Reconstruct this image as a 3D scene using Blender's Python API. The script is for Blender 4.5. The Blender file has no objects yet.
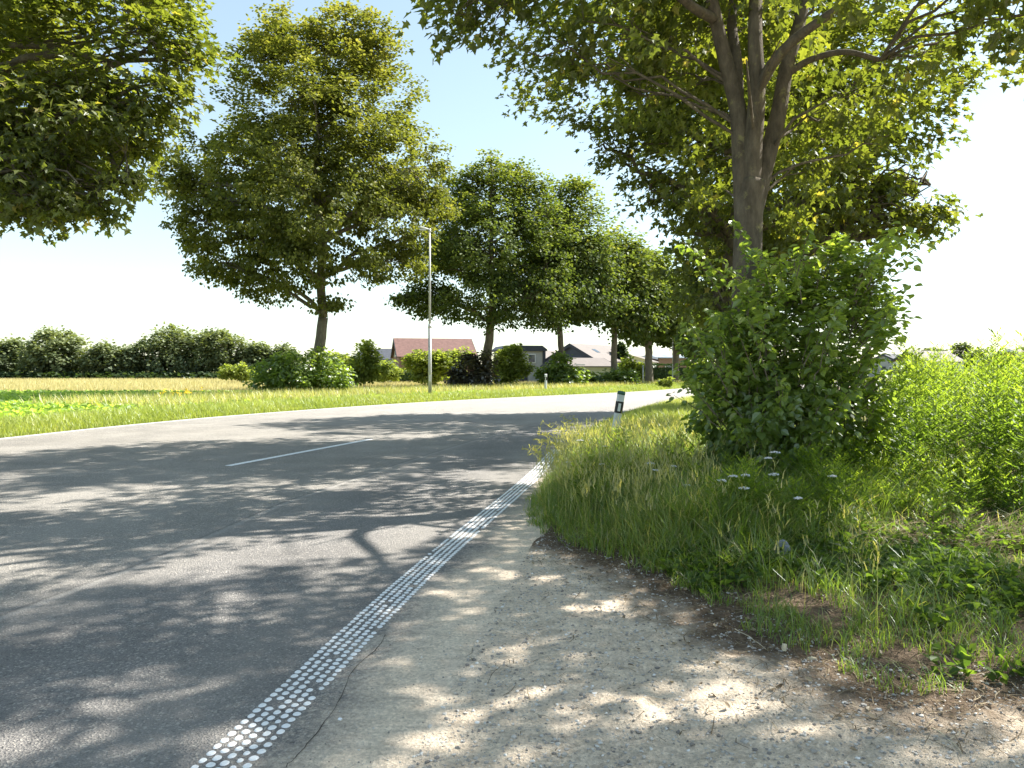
import bpy, math, random
import numpy as np
R = math.radians
rng = np.random.default_rng(7)
random.seed(7)
C = bpy.context.scene.collection
sc = bpy.context.scene

# ------------------------------------------------------------------ camera
F = 740.0
CAMZ = 1.6
PITCH = math.atan(15.0 / F)            # looking slightly down
cam_d = bpy.data.cameras.new("camera")
cam = bpy.data.objects.new("camera", cam_d); C.objects.link(cam)
cam_d.sensor_width = 36.0; cam_d.lens = F / 1024 * 36.0
cam_d.clip_end = 6000; cam_d.clip_start = 0.05
cam.location = (0, 0, CAMZ)
cam.rotation_euler = (math.pi / 2 - PITCH, 0, 0)
sc.camera = cam
HOR = 369.0

def ray(u, v):
    x = (u - 512) / F; y = (384 - v) / F
    cp, sp = math.cos(PITCH), math.sin(PITCH)
    return np.array([x, cp + y * sp, -sp + y * cp])

def at(u, v, Y):
    """a point seen at u, v that stands Y metres ahead"""
    d = ray(u, v)
    return np.array([0, 0, CAMZ]) + d * (Y / d[1])

def G(u, v, z=0.0):
    d = ray(u, v)
    t = (z - CAMZ) / d[2]
    return np.array([d[0] * t, d[1] * t])

# ------------------------------------------------------------------ noise
def _h(ix, iy, s):
    n = (ix * 374761393 + iy * 668265263 + s * 982451653) & 0x7fffffff
    n = ((n ^ (n >> 13)) * 1274126177) & 0x7fffffff
    return ((n ^ (n >> 16)) & 0xffff) / 65535.0

def vnoise(x, y, s=0):
    x = np.asarray(x, float); y = np.asarray(y, float)
    ix = np.floor(x).astype(np.int64); iy = np.floor(y).astype(np.int64)
    fx = x - ix; fy = y - iy
    fx = fx * fx * (3 - 2 * fx); fy = fy * fy * (3 - 2 * fy)
    a = _h(ix, iy, s); b = _h(ix + 1, iy, s); c = _h(ix, iy + 1, s); d = _h(ix + 1, iy + 1, s)
    return (a * (1 - fx) + b * fx) * (1 - fy) + (c * (1 - fx) + d * fx) * fy

def fbm(x, y, o=4, s=0):
    v = 0; a = .5; t = 0
    for k in range(o):
        v = v + a * vnoise(x * 2 ** k, y * 2 ** k, s + k); t += a; a *= .5
    return v / t

# ------------------------------------------------------------------ mesh helpers
def tag(o, label=None, cat=None, group=None, kind=None):
    if label: o["label"] = label
    if cat: o["category"] = cat
    if group: o["group"] = group
    if kind: o["kind"] = kind
    return o

def empty(name, loc=(0, 0, 0), rz=0.0):
    o = bpy.data.objects.new(name, None); C.objects.link(o)
    o.location = loc; o.rotation_euler = (0, 0, rz); o.empty_display_size = .2
    return o

class MB:
    """gathers raw geometry (numpy) into one mesh object"""
    def __init__(s): s.V = []; s.L = []; s.N = []; s.T = []; s.n = 0
    def add(s, V, polys, tint=None):
        """V (n,3); polys: list of (k,m) index arrays (faces with m corners)"""
        V = np.asarray(V, float).reshape(-1, 3)
        for i, P in enumerate(polys):
            P = np.asarray(P, np.int64)
            if P.size == 0: continue
            s.L.append((P + s.n).ravel()); s.N.append(np.full(len(P), P.shape[1]))
            if tint is None: s.T.append(np.full(len(P), .5))
            elif np.isscalar(tint): s.T.append(np.full(len(P), float(tint)))
            else: s.T.append(np.asarray(tint[i], float))
        s.V.append(V); s.n += len(V)
        return s
    def box(s, c, d, rz=0, tint=None, top=1.0):
        x, y, z = d[0] / 2, d[1] / 2, d[2] / 2
        v = np.array([[-x, -y, -z], [x, -y, -z], [x, y, -z], [-x, y, -z],
                      [-x * top, -y * top, z], [x * top, -y * top, z], [x * top, y * top, z], [-x * top, y * top, z]])
        cr, sr = math.cos(rz), math.sin(rz)
        v = np.c_[v[:, 0] * cr - v[:, 1] * sr, v[:, 0] * sr + v[:, 1] * cr, v[:, 2]] + np.array(c)
        return s.add(v, [[[0, 3, 2, 1], [4, 5, 6, 7], [0, 1, 5, 4], [1, 2, 6, 5], [2, 3, 7, 6], [3, 0, 4, 7]]], tint)
    def tube(s, P, rad, n=8, cap=True, tint=None, lump=0.0):
        P = np.asarray(P, float); rad = np.broadcast_to(np.asarray(rad, float), (len(P),))
        T = np.gradient(P, axis=0); T /= np.linalg.norm(T, axis=1)[:, None] + 1e-9
        ref = np.array([0, 0, 1.0]) if abs(T[0][2]) < .9 else np.array([0, 1.0, 0])
        U = np.cross(T, ref); U /= np.linalg.norm(U, axis=1)[:, None] + 1e-9
        for i in range(1, len(U)):
            u = U[i - 1] - T[i] * np.dot(U[i - 1], T[i]); U[i] = u / (np.linalg.norm(u) + 1e-9)
        W = np.cross(T, U)
        a = np.arange(n) * 2 * math.pi / n
        rr = rad[:, None] * np.ones(n)[None]
        if lump:
            ph = rng.random(3) * 6
            rr = rr * (1 + lump * np.sin(3 * a + ph[0])[None] * .6 + lump * np.sin(5 * a[None] + P[:, 2:3] * 1.1 + ph[1]) * .5)
        V = P[:, None] + rr[:, :, None] * (np.cos(a)[None, :, None] * U[:, None] + np.sin(a)[None, :, None] * W[:, None])
        m = len(P)
        i, j = np.meshgrid(np.arange(m - 1), np.arange(n), indexing='ij')
        j2 = (j + 1) % n
        q = np.stack([i * n + j, i * n + j2, (i + 1) * n + j2, (i + 1) * n + j], -1).reshape(-1, 4)
        pl = [q]
        if cap: pl += [[list(range(n))[::-1]], [[(m - 1) * n + k for k in range(n)]]]
        return s.add(V.reshape(-1, 3), pl, tint)
    def build(s, name, mat, parent=None, smooth=False, loc=None, vattr=None):
        me = bpy.data.meshes.new(name)
        V = np.concatenate(s.V); L = np.concatenate(s.L); N = np.concatenate(s.N); T = np.concatenate(s.T)
        me.vertices.add(len(V)); me.vertices.foreach_set("co", V.astype(np.float32).ravel())
        me.loops.add(len(L)); me.loops.foreach_set("vertex_index", L.astype(np.int32))
        me.polygons.add(len(N))
        me.polygons.foreach_set("loop_start", (np.cumsum(N) - N).astype(np.int32))
        me.polygons.foreach_set("loop_total", N.astype(np.int32))
        me.polygons.foreach_set("use_smooth", np.full(len(N), bool(smooth)))
        at_ = me.attributes.new("tint", 'FLOAT', 'FACE'); at_.data.foreach_set("value", T.astype(np.float32))
        if vattr:
            for k, a in vattr.items():
                q = me.attributes.new(k, 'FLOAT', 'POINT'); q.data.foreach_set("value", np.asarray(a, np.float32))
        me.update(calc_edges=True)
        me.materials.append(mat)
        o = bpy.data.objects.new(name, me); C.objects.link(o)
        if parent is not None: o.parent = parent
        if loc is not None: o.location = loc
        return o

# ------------------------------------------------------------------ materials
class NT:
    def __init__(s, m):
        m.use_nodes = True; s.t = m.node_tree; s.n = s.t.nodes; s.l = s.t.links
        s.n.clear(); s.out = s.n.new('ShaderNodeOutputMaterial' if isinstance(m, bpy.types.Material) else 'ShaderNodeOutputWorld')
    def __call__(s, ty, **k):
        nd = s.n.new('ShaderNode' + ty)
        for a, b in k.items(): setattr(nd, a, b)
        return nd
    def link(s, a, b): s.l.new(a, b)
    def coord(s):
        return s('TexCoord').outputs['Object']
    def noise(s, scale, det=4, rough=.6, vec=None, dist=0):
        n = s('TexNoise'); n.inputs['Scale'].default_value = scale; n.inputs['Detail'].default_value = det
        n.inputs['Roughness'].default_value = rough; n.inputs['Distortion'].default_value = dist
        s.link(vec if vec is not None else s.coord(), n.inputs['Vector'])
        return n.outputs['Fac']
    def ramp(s, fac, stops, interp='LINEAR'):
        r = s('ValToRGB'); e = r.color_ramp.elements; r.color_ramp.interpolation = interp
        while len(e) < len(stops): e.new(.5)
        for i, (p, c) in enumerate(stops):
            e[i].position = p
            e[i].color = (c[0], c[1], c[2], 1) if not np.isscalar(c) else (c, c, c, 1)
        s.link(fac, r.inputs['Fac']); return r.outputs['Color']
    def mix(s, fac, a, b, mode='MIX'):
        m = s('Mix', data_type='RGBA', blend_type=mode)
        for v, k in ((fac, 0), (a, 6), (b, 7)):
            if hasattr(v, 'node'): s.link(v, m.inputs[k])
            elif np.isscalar(v): m.inputs[k].default_value = v if k == 0 else (v, v, v, 1)
            else: m.inputs[k].default_value = (*v, 1)
        return m.outputs[2]
    def math(s, op, a, b=0.0, clamp=False):
        m = s('Math', operation=op, use_clamp=clamp)
        for i, v in enumerate((a, b)):
            if hasattr(v, 'node'): s.link(v, m.inputs[i])
            else: m.inputs[i].default_value = v
        return m.outputs[0]
    def attr(s, name):
        a = s('Attribute'); a.attribute_name = name; return a.outputs['Fac']
    def bsdf(s, col, rough=.8, bump=None, bs=.5, bd=.02, spec=.3, metal=0):
        b = s('BsdfPrincipled')
        if hasattr(col, 'node'): s.link(col, b.inputs['Base Color'])
        else: b.inputs['Base Color'].default_value = (*col, 1)
        if hasattr(rough, 'node'): s.link(rough, b.inputs['Roughness'])
        else: b.inputs['Roughness'].default_value = rough
        b.inputs['Specular IOR Level'].default_value = spec; b.inputs['Metallic'].default_value = metal
        if bump is not None:
            bp = s('Bump'); bp.inputs['Strength'].default_value = bs; bp.inputs['Distance'].default_value = bd
            s.link(bump, bp.inputs['Height']); s.link(bp.outputs[0], b.inputs['Normal'])
        s.link(b.outputs[0], s.out.inputs[0]); return b

def M(name):
    m = bpy.data.materials.new(name); return m, NT(m)

def leaf_mat(name, stops, trans=.5, tboost=1.6, gloss=.05, tcol=None):
    """leaf: diffuse + translucent with a slight sheen; colour runs with the per-leaf tint"""
    m, t = M(name)
    col = t.ramp(t.attr("tint"), stops)
    d = t('BsdfDiffuse'); t.link(col, d.inputs['Color'])
    tr = t('BsdfTranslucent')
    tc = t.mix(1.0, col, tcol or (1.5 * tboost, 1.55 * tboost, .55 * tboost), 'MULTIPLY')
    t.link(tc, tr.inputs['Color'])
    mx = t('MixShader'); mx.inputs[0].default_value = trans
    t.link(d.outputs[0], mx.inputs[1]); t.link(tr.outputs[0], mx.inputs[2])
    g = t('BsdfGlossy'); g.inputs['Roughness'].default_value = .42; g.inputs['Color'].default_value = (.8, .85, .85, 1)
    m2 = t('MixShader'); m2.inputs[0].default_value = gloss
    t.link(mx.outputs[0], m2.inputs[1]); t.link(g.outputs[0], m2.inputs[2])
    t.link(m2.outputs[0], t.out.inputs[0])
    return m

def bark_mat(name, a=(.10, .085, .065), b=(.21, .18, .14), lichen=.25):
    m, t = M(name)
    c = t.coord(); mp = t('Mapping'); mp.inputs['Scale'].default_value = (1, 1, .35); t.link(c, mp.inputs[0])
    n = t.noise(9, 6, .7, mp.outputs[0]); col = t.ramp(n, [(.3, a), (.7, b)])
    n2 = t.noise(5, 5, .7); lf = t.ramp(n2, [(.58, 0.0), (.66, 1.0)])
    col = t.mix(t.math('MULTIPLY', lf, lichen), col, (.30, .28, .12))
    n3 = t.noise(40, 4, .7, mp.outputs[0])
    t.bsdf(col, .9, t.math('ADD', n, n3), .9, .02, .15); return m

MAT = {}
MAT['bark'] = bark_mat('bark')
MAT['bark_near'] = bark_mat('bark_near', (.070, .058, .045), (.18, .15, .115), .5)
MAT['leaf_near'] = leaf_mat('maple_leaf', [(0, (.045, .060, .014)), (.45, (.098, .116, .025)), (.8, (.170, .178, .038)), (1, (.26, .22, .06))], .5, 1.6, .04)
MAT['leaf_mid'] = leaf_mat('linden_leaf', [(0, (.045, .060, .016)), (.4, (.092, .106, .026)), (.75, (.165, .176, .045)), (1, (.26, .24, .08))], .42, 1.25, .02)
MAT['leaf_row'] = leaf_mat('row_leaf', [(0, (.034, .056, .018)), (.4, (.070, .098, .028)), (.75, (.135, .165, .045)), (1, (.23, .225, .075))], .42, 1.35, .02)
MAT['leaf_far'] = leaf_mat('far_leaf', [(0, (.035, .058, .022)), (.5, (.070, .100, .034)), (1, (.13, .16, .055))], .35, 1.2, .02)
MAT['leaf_wood'] = leaf_mat('woodland_leaf', [(0, (.060, .080, .048)), (.5, (.12, .15, .078)), (1, (.23, .26, .125))], .3, 1.1, .02)  # paler and greyer green, distance haze put into the leaf colour
MAT['leaf_bush'] = leaf_mat('bush_leaf', [(0, (.055, .088, .022)), (.5, (.125, .175, .040)), (1, (.25, .30, .075))], .48, 1.8, .09)
MAT['leaf_light'] = leaf_mat('light_bush_leaf', [(0, (.11, .14, .035)), (.5, (.18, .22, .06)), (1, (.28, .31, .09))], .5, 1.25, .02)
MAT['leaf_purple'] = leaf_mat('purple_leaf', [(0, (.022, .022, .016)), (.5, (.045, .042, .026)), (1, (.11, .12, .04))], .3, 1.1, .1, (1.6, 1.0, .9))
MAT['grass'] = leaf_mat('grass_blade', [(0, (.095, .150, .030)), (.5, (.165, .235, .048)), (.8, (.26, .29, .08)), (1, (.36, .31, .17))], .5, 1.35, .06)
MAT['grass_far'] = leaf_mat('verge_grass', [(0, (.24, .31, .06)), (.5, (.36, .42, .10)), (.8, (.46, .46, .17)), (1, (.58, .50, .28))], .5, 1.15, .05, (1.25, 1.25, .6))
MAT['weed'] = leaf_mat('weed_leaf', [(0, (.050, .085, .022)), (.5, (.125, .180, .035)), (1, (.25, .30, .05))], .52, 1.7, .015)
MAT['beet'] = leaf_mat('beet_leaf', [(0, (.15, .23, .05)), (.5, (.27, .37, .09)), (1, (.46, .54, .2))], .55, 1.3, .03)
MAT['wheat'] = leaf_mat('wheat_ear', [(0, (.38, .35, .16)), (.5, (.50, .46, .23)), (1, (.62, .58, .34))], .4, 1.0, .03, (1.1, 1.0, .7))
MAT['straw'] = leaf_mat('dry_straw', [(0, (.11, .075, .045)), (.5, (.22, .165, .10)), (1, (.45, .37, .25))], .15, 1.0, .03, (1, 1, .8))

def simple(name, col, rough=.7, var=.2, sc_=8, spec=.3, bump=.2, metal=0):
    m, t = M(name)
    n = t.noise(sc_, 5, .65)
    c = t.ramp(n, [(.25, [v * (1 - var) for v in col]), (.75, [min(1, v * (1 + var)) for v in col])])
    t.bsdf(c, rough, n, bump, .01, spec, metal); return m

MAT['white_plastic'] = simple('white_plastic', (.66, .68, .68), .45, .10, 12, .4, .05)
MAT['black_plastic'] = simple('black_plastic', (.02, .02, .024), .5, .2, 12, .4, .05)
MAT['green_plastic'] = simple('green_plastic', (.025, .09, .055), .5, .2, 12, .4, .05)
MAT['reflector'] = simple('reflector', (.78, .80, .82), .25, .05, 30, .6, .02)
MAT['galvanised'] = simple('galvanised_steel', (.44, .44, .42), .5, .15, 6, .5, .05, .3)
MAT['lamp_glass'] = simple('lamp_glass', (.62, .63, .62), .3, .05, 6, .5, .02)
m, t = M('road_paint'); MAT['paint'] = m
g = t('NewGeometry').outputs['Position']; n = t.noise(14, 6, .75, g); n2 = t.noise(2.2, 4, .6, g)
c = t.ramp(t.math('ADD', t.math('MULTIPLY', n, .7), t.math('MULTIPLY', n2, .3)), [(.26, (.36, .35, .33)), (.38, (.70, .70, .68)), (.5, (.82, .82, .81))])
t.bsdf(c, .6, n, .4, .004, .3)
MAT['stone'] = simple('grey_stone', (.25, .26, .30), .9, .35, 9, .2, .8)
MAT['pebble'] = simple('pebble', (.42, .40, .36), .9, .3, 20, .2, .4)
MAT['wood_chip'] = simple('pale_wood', (.62, .54, .38), .8, .2, 30, .2, .5)
MAT['petal'] = simple('white_petal', (.82, .82, .84), .8, .05, 50, .2, .2)
MAT['petal_yellow'] = simple('yellow_petal', (.80, .56, .03), .8, .1, 50, .2, .2)

def sand_nodes(t):
    """sandy crushed stone, in world coordinates"""
    g = t('NewGeometry').outputs['Position']
    big = t.noise(.9, 5, .6, g); mid = t.noise(7, 6, .7, g); fine = t.noise(60, 5, .75, g); grit = t.noise(170, 2, .6, g)
    c = t.ramp(mid, [(.25, (.52, .42, .32)), (.5, (.70, .585, .455)), (.75, (.82, .72, .58))])
    c = t.mix(.55, c, t.ramp(fine, [(.3, (.29, .24, .19)), (.55, (.54, .475, .39)), (.8, (.70, .64, .55))]))
    c = t.mix(t.math('MULTIPLY', t.ramp(big, [(.35, 0.0), (.7, 1.0)]), .3), c, (.46, .415, .36))
    vo = t('TexVoronoi'); vo.inputs['Scale'].default_value = 75; t.link(g, vo.inputs['Vector'])
    st = t.ramp(vo.outputs['Color'], [(.0, .68), (.5, 1.0), (1, 1.35)])
    c = t.mix(.7, c, t.mix(1.0, c, st, 'MULTIPLY'))
    mp = t('Mapping'); mp.inputs['Rotation'].default_value = (0, 0, .9); mp.inputs['Scale'].default_value = (3.2, 14, 3); t.link(g, mp.inputs[0])
    stn = t.noise(1.0, 5, .7, mp.outputs[0], 1.2); c = t.mix(.55, c, t.mix(1.0, c, t.ramp(stn, [(.35, .72), (.5, 1.0), (.64, 1.25)]), 'MULTIPLY'))
    dk = t.ramp(grit, [(.30, .45), (.42, 1.0)])
    c = t.mix(.65, c, t.mix(1.0, c, dk, 'MULTIPLY')); c = t.mix(1.0, c, (1.24, 1.20, 1.14), 'MULTIPLY')
    h = t.math('ADD', t.math('MULTIPLY', fine, .6), t.math('ADD', t.math('MULTIPLY', grit, .35), t.math('MULTIPLY', vo.outputs['Distance'], .35)))
    return c, h, g

def asphalt_nodes(t, g):
    uv = t('Attribute'); uv.attribute_name = 'lat'; lat = uv.outputs['Fac']
    f1 = t.noise(120, 3, .7, g); f2 = t.noise(1.3, 5, .6, g); f3 = t.noise(26, 4, .7, g)
    vo = t('TexVoronoi'); vo.inputs['Scale'].default_value = 95; t.link(g, vo.inputs['Vector'])
    c = t.ramp(f1, [(.3, (.115, .116, .124)), (.5, (.19, .188, .192)), (.7, (.30, .29, .282))])
    c = t.mix(t.math('MULTIPLY', t.ramp(vo.outputs['Color'], [(.0, 0.0), (.74, 0.0), (.82, 1.0)]), .6), c, (.47, .455, .43))
    c = t.mix(t.math('MULTIPLY', t.ramp(vo.outputs['Color'], [(.0, 1.0), (.12, 1.0), (.2, .0)]), .6), c, (.06, .06, .065))
    c = t.mix(.6, c, t.mix(1.0, c, t.ramp(f2, [(.3, .82), (.7, 1.2)]), 'MULTIPLY'))
    c = t.mix(.5, c, t.mix(1.0, c, t.ramp(f3, [(.3, .75), (.7, 1.2)]), 'MULTIPLY'))
    return c, lat, t.math('ADD', t.math('MULTIPLY', f1, .6), t.math('MULTIPLY', vo.outputs['Distance'], .6)), f3, f2

# road: lat = metres left of the right marking (positive to the left)
m, t = M('asphalt'); MAT['asphalt'] = m
sand, sh, g = sand_nodes(t)
asp, lat, ah, f3, f2 = asphalt_nodes(t, g)
# lanes beyond the seam are older and paler, worn to stone
old = t.attr('old')
asp2 = t.mix(1.0, asp, (1.16, 1.15, 1.10), 'MULTIPLY')
asp = t.mix(old, asp, asp2)
trk = t.math('SINE', t.math('MULTIPLY', lat, 3.6))
asp = t.mix(t.math('MULTIPLY', t.math('MULTIPLY', trk, f2), .55, True), asp, (.30, .29, .275))
f4 = t.noise(.35, 6, .7, g)
asp = t.mix(.5, asp, t.mix(1.0, asp, t.ramp(f4, [(.35, .72), (.5, 1.0), (.65, 1.25)]), 'MULTIPLY'))
asp = t.mix(1.0, asp, (1.13, 1.08, 1.0), 'MULTIPLY')
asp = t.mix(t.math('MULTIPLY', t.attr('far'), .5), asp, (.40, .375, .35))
# tar seam
sm = t.attr('seam')
seam = t.ramp(t.math('ABSOLUTE', sm), [(0, 1.0), (.010, .8), (.025, 0.0)])
asp = t.mix(t.math('MULTIPLY', seam, t.math('MULTIPLY', f2, .7)), asp, (.055, .055, .058))
seam2 = t.ramp(t.math('ABSOLUTE', t.math('ADD', sm, -.06)), [(0, 1.0), (.025, .7), (.05, 0.0)])
asp = t.mix(t.math('MULTIPLY', seam2, .4), asp, (.40, .38, .35))
# sand carried over the shoulder
s_in = t.math('ADD', t.math('MULTIPLY', lat, -1.25), t.math('ADD', t.math('MULTIPLY', f2, .9), t.math('MULTIPLY', f3, .75)))
sf = t.ramp(t.math('MULTIPLY', s_in, .5), [(.44, 0.0), (.72, 1.0)])
col = t.mix(sf, asp, sand)
h = t.mix(sf, ah, sh)
t.bsdf(col, .85, h, .9, .017, .3)

# driveway sheet: soil = 0 sand .. 1 soil with litter
m, t = M('sandy_gravel'); MAT['sand'] = m
sand, sh, g = sand_nodes(t)
n1 = t.noise(30, 6, .75, g); n2 = t.noise(3, 5, .7, g)
soil = t.ramp(n1, [(.25, (.06, .042, .028)), (.5, (.15, .108, .074)), (.75, (.29, .22, .155))])
so = t.attr('soil')
sf = t.ramp(t.math('MULTIPLY', t.math('ADD', so, t.math('MULTIPLY', t.math('ADD', n2, t.math('MULTIPLY', n1, .6)), .9)), .5), [(.48, 0.0), (.70, 1.0)])
col = t.mix(sf, sand, soil)
t.bsdf(col, .95, t.math('ADD', sh, t.math('MULTIPLY', n1, .5)), .9, .02, .12)

m, t = M('ground'); MAT['ground'] = m
g = t('NewGeometry').outputs['Position']
n = t.noise(.05, 6, .6, g); n2 = t.noise(4, 5, .7, g)
col = t.ramp(n, [(.3, (.12, .15, .045)), (.6, (.19, .20, .07))])
col = t.mix(.5, col, t.ramp(n2, [(.3, (.08, .07, .035)), (.7, (.24, .26, .09))]))
t.bsdf(col, .95, n2, .6, .05, .1)

m, t = M('field_soil'); MAT['soil'] = m
g = t('NewGeometry').outputs['Position']; n2 = t.noise(3, 6, .7, g)
t.bsdf(t.ramp(n2, [(.3, (.13, .14, .05)), (.7, (.24, .26, .09))]), .95, n2, .6, .05, .1)
m, t = M('stubble'); MAT['stubble'] = m
g = t('NewGeometry').outputs['Position']; n2 = t.noise(.8, 8, .75, g)
t.bsdf(t.ramp(n2, [(.3, (.38, .34, .17)), (.7, (.50, .46, .25))]), .95, n2, .6, .1, .1)

# ------------------------------------------------------------------ road shape
def catmull(P, n=12):
    P = np.asarray(P, float); Q = np.vstack([2 * P[0] - P[1], P, 2 * P[-1] - P[-2]]); out = []
    for i in range(1, len(Q) - 2):
        p0, p1, p2, p3 = Q[i - 1:i + 3]
        for k in range(n):
            u = k / n
            out.append(.5 * ((2 * p1) + (-p0 + p2) * u + (2 * p0 - 5 * p1 + 4 * p2 - p3) * u * u + (-p0 + 3 * p1 - 3 * p2 + p3) * u ** 3))
    out.append(Q[-2]); return np.array(out)

RIGHT = catmull([(-3.4, -12), (-1.95, -2.0), G(222, 766), G(430, 564.5), G(531, 478), (1.15, 16.0), (2.55, 22.0), (5.0, 29.5), (8.6, 37.6), (14.0, 46.5), (22, 57), (36, 72), (60, 92)])
LEFT = catmull([(-17.2, -12), (-15.3, -2), (-13.6, 8), G(0, 438), G(125, 425), G(250, 414), G(400, 403.5), G(520, 397), G(640, 391.3), (17.0, 66), (29, 82), (52, 103)])

def resample(P, s):
    d = np.r_[0, np.cumsum(np.linalg.norm(np.diff(P, axis=0), axis=1))]
    return np.c_[np.interp(s, d, P[:, 0]), np.interp(s, d, P[:, 1])], d[-1]

_, LR = resample(RIGHT, 0)
def right_at(s):
    s = np.atleast_1d(s); p, _ = resample(RIGHT, s); q, _ = resample(RIGHT, s + .05); q2, _ = resample(RIGHT, s - .05)
    tg = q - q2; tg /= np.linalg.norm(tg, axis=1)[:, None] + 1e-9
    return p, tg, np.c_[-tg[:, 1], tg[:, 0]]       # point, tangent, left normal

def xr(y):
    """x of the right marking at depth y"""
    return np.interp(y, RIGHT[:, 1], RIGHT[:, 0])
def xl(y): return np.interp(y, LEFT[:, 1], LEFT[:, 0])

# ground to the horizon
mb = MB(); n = 60
xs = np.sinh(np.linspace(-8.2, 8.2, n)); xs *= 2600 / xs[-1]
X, Y = np.meshgrid(xs, xs + 20, indexing='ij')
i, j = np.meshgrid(np.arange(n - 1), np.arange(n - 1), indexing='ij')
q = np.stack([i * n + j, (i + 1) * n + j, (i + 1) * n + j + 1, i * n + j + 1], -1).reshape(-1, 4)
mb.add(np.c_[X.ravel(), Y.ravel(), np.full(n * n, -.03)], [q])
tag(mb.build('ground', MAT['ground']), 'grassy ground reaching to the horizon', 'ground', kind='structure')

def grid_sheet(A, B, nu, z, mat, name, attrs=None, **k):
    pass

# road strip between right marking (+1.0 m shoulder) and left edge
S = np.r_[np.arange(0, 45, .12), np.linspace(45, LR - .1, 160)]
pr, tg, nl = right_at(S)
A = pr - nl * .95
rr_ = np.linspace(0, 1, len(S))
# matching left edge: intersection by projecting along the normal
Ls, LL = resample(LEFT, np.linspace(0, 1, 1500) * resample(LEFT, 0)[1])
B = np.zeros_like(A)
for k in range(len(S)):
    rel = Ls - pr[k]; al = rel @ tg[k]; lt = rel @ nl[k]
    ok = lt > 2
    idx = np.argmin(np.abs(al) + (~ok) * 1e3); B[k] = Ls[idx]
nv = 40
W = np.linspace(0, 1, nv)
V = A[:, None] * (1 - W[None, :, None]) + B[:, None] * W[None, :, None]
latv = ((V - pr[:, None]) * nl[:, None]).sum(-1)
# seam curve: distance left of the right marking
seam_pts = [G(150, 560), G(281, 503), G(360, 476), G(486, 437)]
sl = []
for p in seam_pts:
    k = np.argmin(np.linalg.norm(RIGHT - p, axis=1)); sl.append((p[1], p[0] - xr(p[1])))
sl.sort(); sy = [a for a, b in sl]; sx = [b for a, b in sl]
seam_x = lambda y: xr(y) + np.interp(y, [-5] + sy + [25, 60], [sx[0] - .4] + sx + [-1.5, -1.5])
seamv = V[:, :, 0] - seam_x(V[:, :, 1])
oldv = np.clip(-seamv / .05, 0, 1)
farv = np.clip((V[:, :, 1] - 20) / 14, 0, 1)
mb = MB(); m_ = len(S)
i, j = np.meshgrid(np.arange(m_ - 1), np.arange(nv - 1), indexing='ij')
q = np.stack([i * nv + j, (i + 1) * nv + j, (i + 1) * nv + j + 1, i * nv + j + 1], -1).reshape(-1, 4)
mb.add(np.c_[V.reshape(-1, 2), np.zeros(m_ * nv)], [q])
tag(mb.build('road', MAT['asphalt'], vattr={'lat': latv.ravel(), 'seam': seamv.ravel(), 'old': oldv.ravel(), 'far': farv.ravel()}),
    'grey asphalt road curving to the right between the trees', 'road', kind='structure')

# dotted edge marking, five domed dots across
mb = MB(); na = 12
ang = np.arange(na) * 2 * math.pi / na
s = 8.2; cols = 5
while s < 27:
    d = .056 if s < 30 else .085
    p, t0, n0 = right_at(s); p, t0, n0 = p[0], t0[0], n0[0]
    for c in range(cols):
        off = (c - 2) * .0505
        ctr = p - n0 * off + t0 * (c * .026)
        ctr = ctr + rng.normal(0, .0015, 2)
        a_, b_ = .0205 + rng.normal(0, .0013), .0180 + rng.normal(0, .0012)
        if rng.random() < .02: continue
        if rng.random() < .12: a_ *= .8; b_ *= .75
        ri = ctr[None] + (np.cos(ang)[:, None] * a_) * t0 + (np.sin(ang)[:, None] * b_) * n0
        ri2 = ctr[None] + .7 * (ri - ctr)
        Vv = np.r_[np.c_[ri, np.full(na, .0005)], np.c_[ri2, np.full(na, .005)]]
        ii = np.arange(na); q = np.c_[ii, (ii + 1) % na, na + (ii + 1) % na, na + ii]
        mb.add(Vv, [q, [list(range(na, 2 * na))]])
    s += d
tag(mb.build('edge_marking', MAT['paint'], smooth=False), 'white edge marking of five rows of small raised dots', 'road marking', kind='structure')

def stripe(pts, w, name, label, z=.004):
    P = np.asarray(pts, float); tg = np.gradient(P, axis=0); tg /= np.linalg.norm(tg, axis=1)[:, None]; nn = np.c_[-tg[:, 1], tg[:, 0]]
    mb = MB(); k = len(P)
    V = np.r_[np.c_[P + nn * w / 2, np.full(k, z)], np.c_[P - nn * w / 2, np.full(k, z)]]
    i = np.arange(k - 1); mb.add(V, [np.c_[i, k + i, k + i + 1, i + 1]])
    return tag(mb.build(name, MAT['paint']), label, 'road marking', kind='structure')
a, b = G(228, 466), G(371, 439.3)
stripe([a + (b - a) * k / 8 for k in range(9)], .14, 'center_dash', 'white dash of the centre line on the grey road')
d0, _ = resample(LEFT, np.linspace(4, 90, 120))
dt = np.gradient(d0, axis=0); dt /= np.linalg.norm(dt, axis=1)[:, None]
stripe(d0 + np.c_[dt[:, 1], -dt[:, 0]] * .22, .12, 'edge_line', 'thin white line along the far edge of the road')
# right edge painted line beyond the dotted part is hidden by grass

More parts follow.
